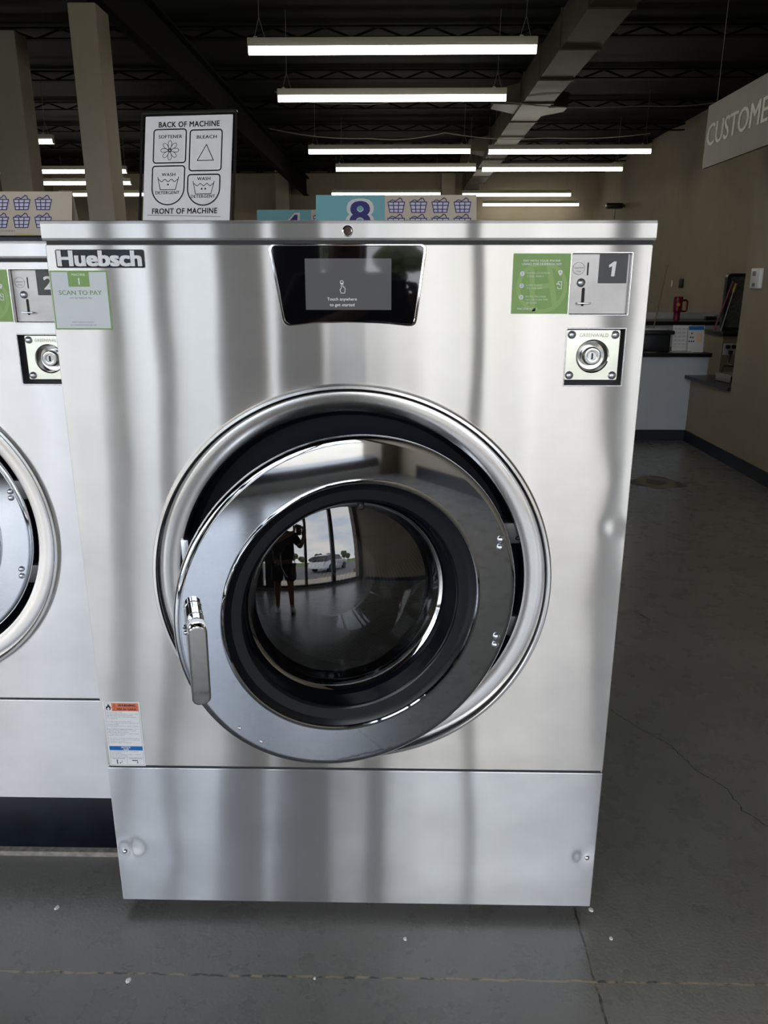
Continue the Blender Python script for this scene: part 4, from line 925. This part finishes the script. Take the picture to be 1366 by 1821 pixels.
# ================================================================ THE PERSON TAKING THE PHOTO (seen as a reflection)
def skin(name, verts, edges, rad, m, parent, root=0, sub=2):
    me = bpy.data.meshes.new(name); me.from_pydata(verts, edges, []); o = bpy.data.objects.new(name, me); COL.objects.link(o)
    md = o.modifiers.new('skin', 'SKIN'); md.use_smooth_shade = True
    for i, r in enumerate(rad):
        sv = me.skin_vertices[0].data[i]; sv.radius = r if isinstance(r, tuple) else (r, r); sv.use_root = (i == root)
    s_ = o.modifiers.new('sub', 'SUBSURF'); s_.levels = sub; s_.render_levels = sub
    me.materials.append(K[m]); o.parent = parent; return o
P0 = empty('person', (-.13, -.52, 0))
V = [(0, 0, .93), (0, .0, 1.10), (0, -.01, 1.30), (0, -.01, 1.40), (0, .01, 1.47), (0, .02, 1.55), (0, .025, 1.66),
     (.09, 0, .88), (.11, .02, .50), (.12, -.02, .09), (.13, .12, .035), (-.09, 0, .88), (-.11, .03, .50), (-.13, -.01, .09), (-.14, .13, .035),
     (.17, -.01, 1.38), (.29, .05, 1.17), (.31, .34, 1.30), (.275, .42, 1.36), (-.17, -.01, 1.38), (-.27, .06, 1.17), (.04, .34, 1.30), (.16, .42, 1.36)]
Ed = [(0, 1), (1, 2), (2, 3), (3, 4), (4, 5), (5, 6), (0, 7), (7, 8), (8, 9), (9, 10), (0, 11), (11, 12), (12, 13), (13, 14), (3, 15), (15, 16), (16, 17), (17, 18), (3, 19), (19, 20), (20, 21), (21, 22)]
Rd = [(.15, .10), (.13, .09), (.15, .10), (.12, .085), (.055, .055), (.075, .09), (.07, .085), .085, .058, .038, .035, .085, .058, .038, .035, .055, .042, .028, .022, .055, .042, .028, .022]
skin('body', V, Ed, Rd, 'skin', P0)
# fingers: five short chains on each hand, curled round the phone edges
for s_ in (1, -1):
    vs = []; es = []; rs_ = []
    bx, by, bz = s_*.068, .43, 1.375
    for i in range(4):
        o_ = len(vs); z = bz+.035-.020*i; ln = (.9, 1, .95, .8)[i]
        vs += [(bx, by, bz-.005*i), (bx-s_*.002, by+.035*ln, z), (bx-s_*.018, by+.052*ln, z+.002), (bx-s_*.036, by+.055*ln, z+.003)]
        es += [(o_, o_+1), (o_+1, o_+2), (o_+2, o_+3)]; rs_ += [.011, .0085, .008, .0075]
        if i: es.append((0, o_))
    o_ = len(vs); vs += [(bx-s_*.008, by+.008, bz+.012), (bx-s_*.022, by+.022, bz+.030), (bx-s_*.034, by+.030, bz+.045)]; es += [(0, o_), (o_, o_+1), (o_+1, o_+2)]; rs_ += [.012, .010, .009]
    skin('hand', [(x+.22, y, z) for x, y, z in vs], es, rs_, 'skin', P0, sub=1)
skin('shirt', [(0, 0, .90), (0, 0, 1.10), (0, -.01, 1.30), (0, -.01, 1.405), (.18, -.01, 1.39), (.28, .045, 1.21), (-.18, -.01, 1.39), (-.255, .05, 1.21)], [(0, 1), (1, 2), (2, 3), (3, 4), (4, 5), (3, 6), (6, 7)], [(.215, .125), (.205, .115), (.21, .12), (.15, .10), .085, .07, .085, .07], 'shirt', P0, sub=2)
skin('shorts', [(0, 0, .93), (.095, 0, .84), (.12, .01, .56), (-.095, 0, .84), (-.12, .01, .56)], [(0, 1), (1, 2), (0, 3), (3, 4)], [(.21, .12), .125, .11, .125, .11], 'shorts', P0, sub=2)
skin('hair', [(0, -.01, 1.60), (0, -.02, 1.68), (0, -.05, 1.55)], [(0, 1), (0, 2)], [(.082, .095), (.075, .085), (.06, .05)], 'hair', P0, sub=2)
b = B()
for s_ in (-1, 1): b.sphere((s_*.028, .108, 1.61), .009, 'white', 10)
b.sphere((0, .118, 1.575), .014, 'skin', 10, (.8, 1, 1.2)); b.tube([(-.022, .108, 1.545), (0, .115, 1.542), (.022, .108, 1.545)], .004, 'maroon', 6)
for s_ in (-1, 1): b.sphere((s_*.082, .02, 1.59), .022, 'skin', 10, (.4, .7, 1.2))
b.build('face', P0)
for s_ in (1, -1):
    b = B(); b.sphere((s_*.128, .06, .045), .055, 'white', 14, (.9, 2.3, .8)); b.build('shoe', P0)
tag(P0, 'person in dark shirt and shorts holding up a phone, seen only as a reflection', 'person')
b = B(); b.bbox(-.036, .036, -.006, .002, -.12, .022, 'black_plastic', .002)
tag(b.build('smartphone', None, (.085, -.018, 1.405), (-.29, 0, 0)), 'black phone held up by the reflected person taking the photo', 'phone')
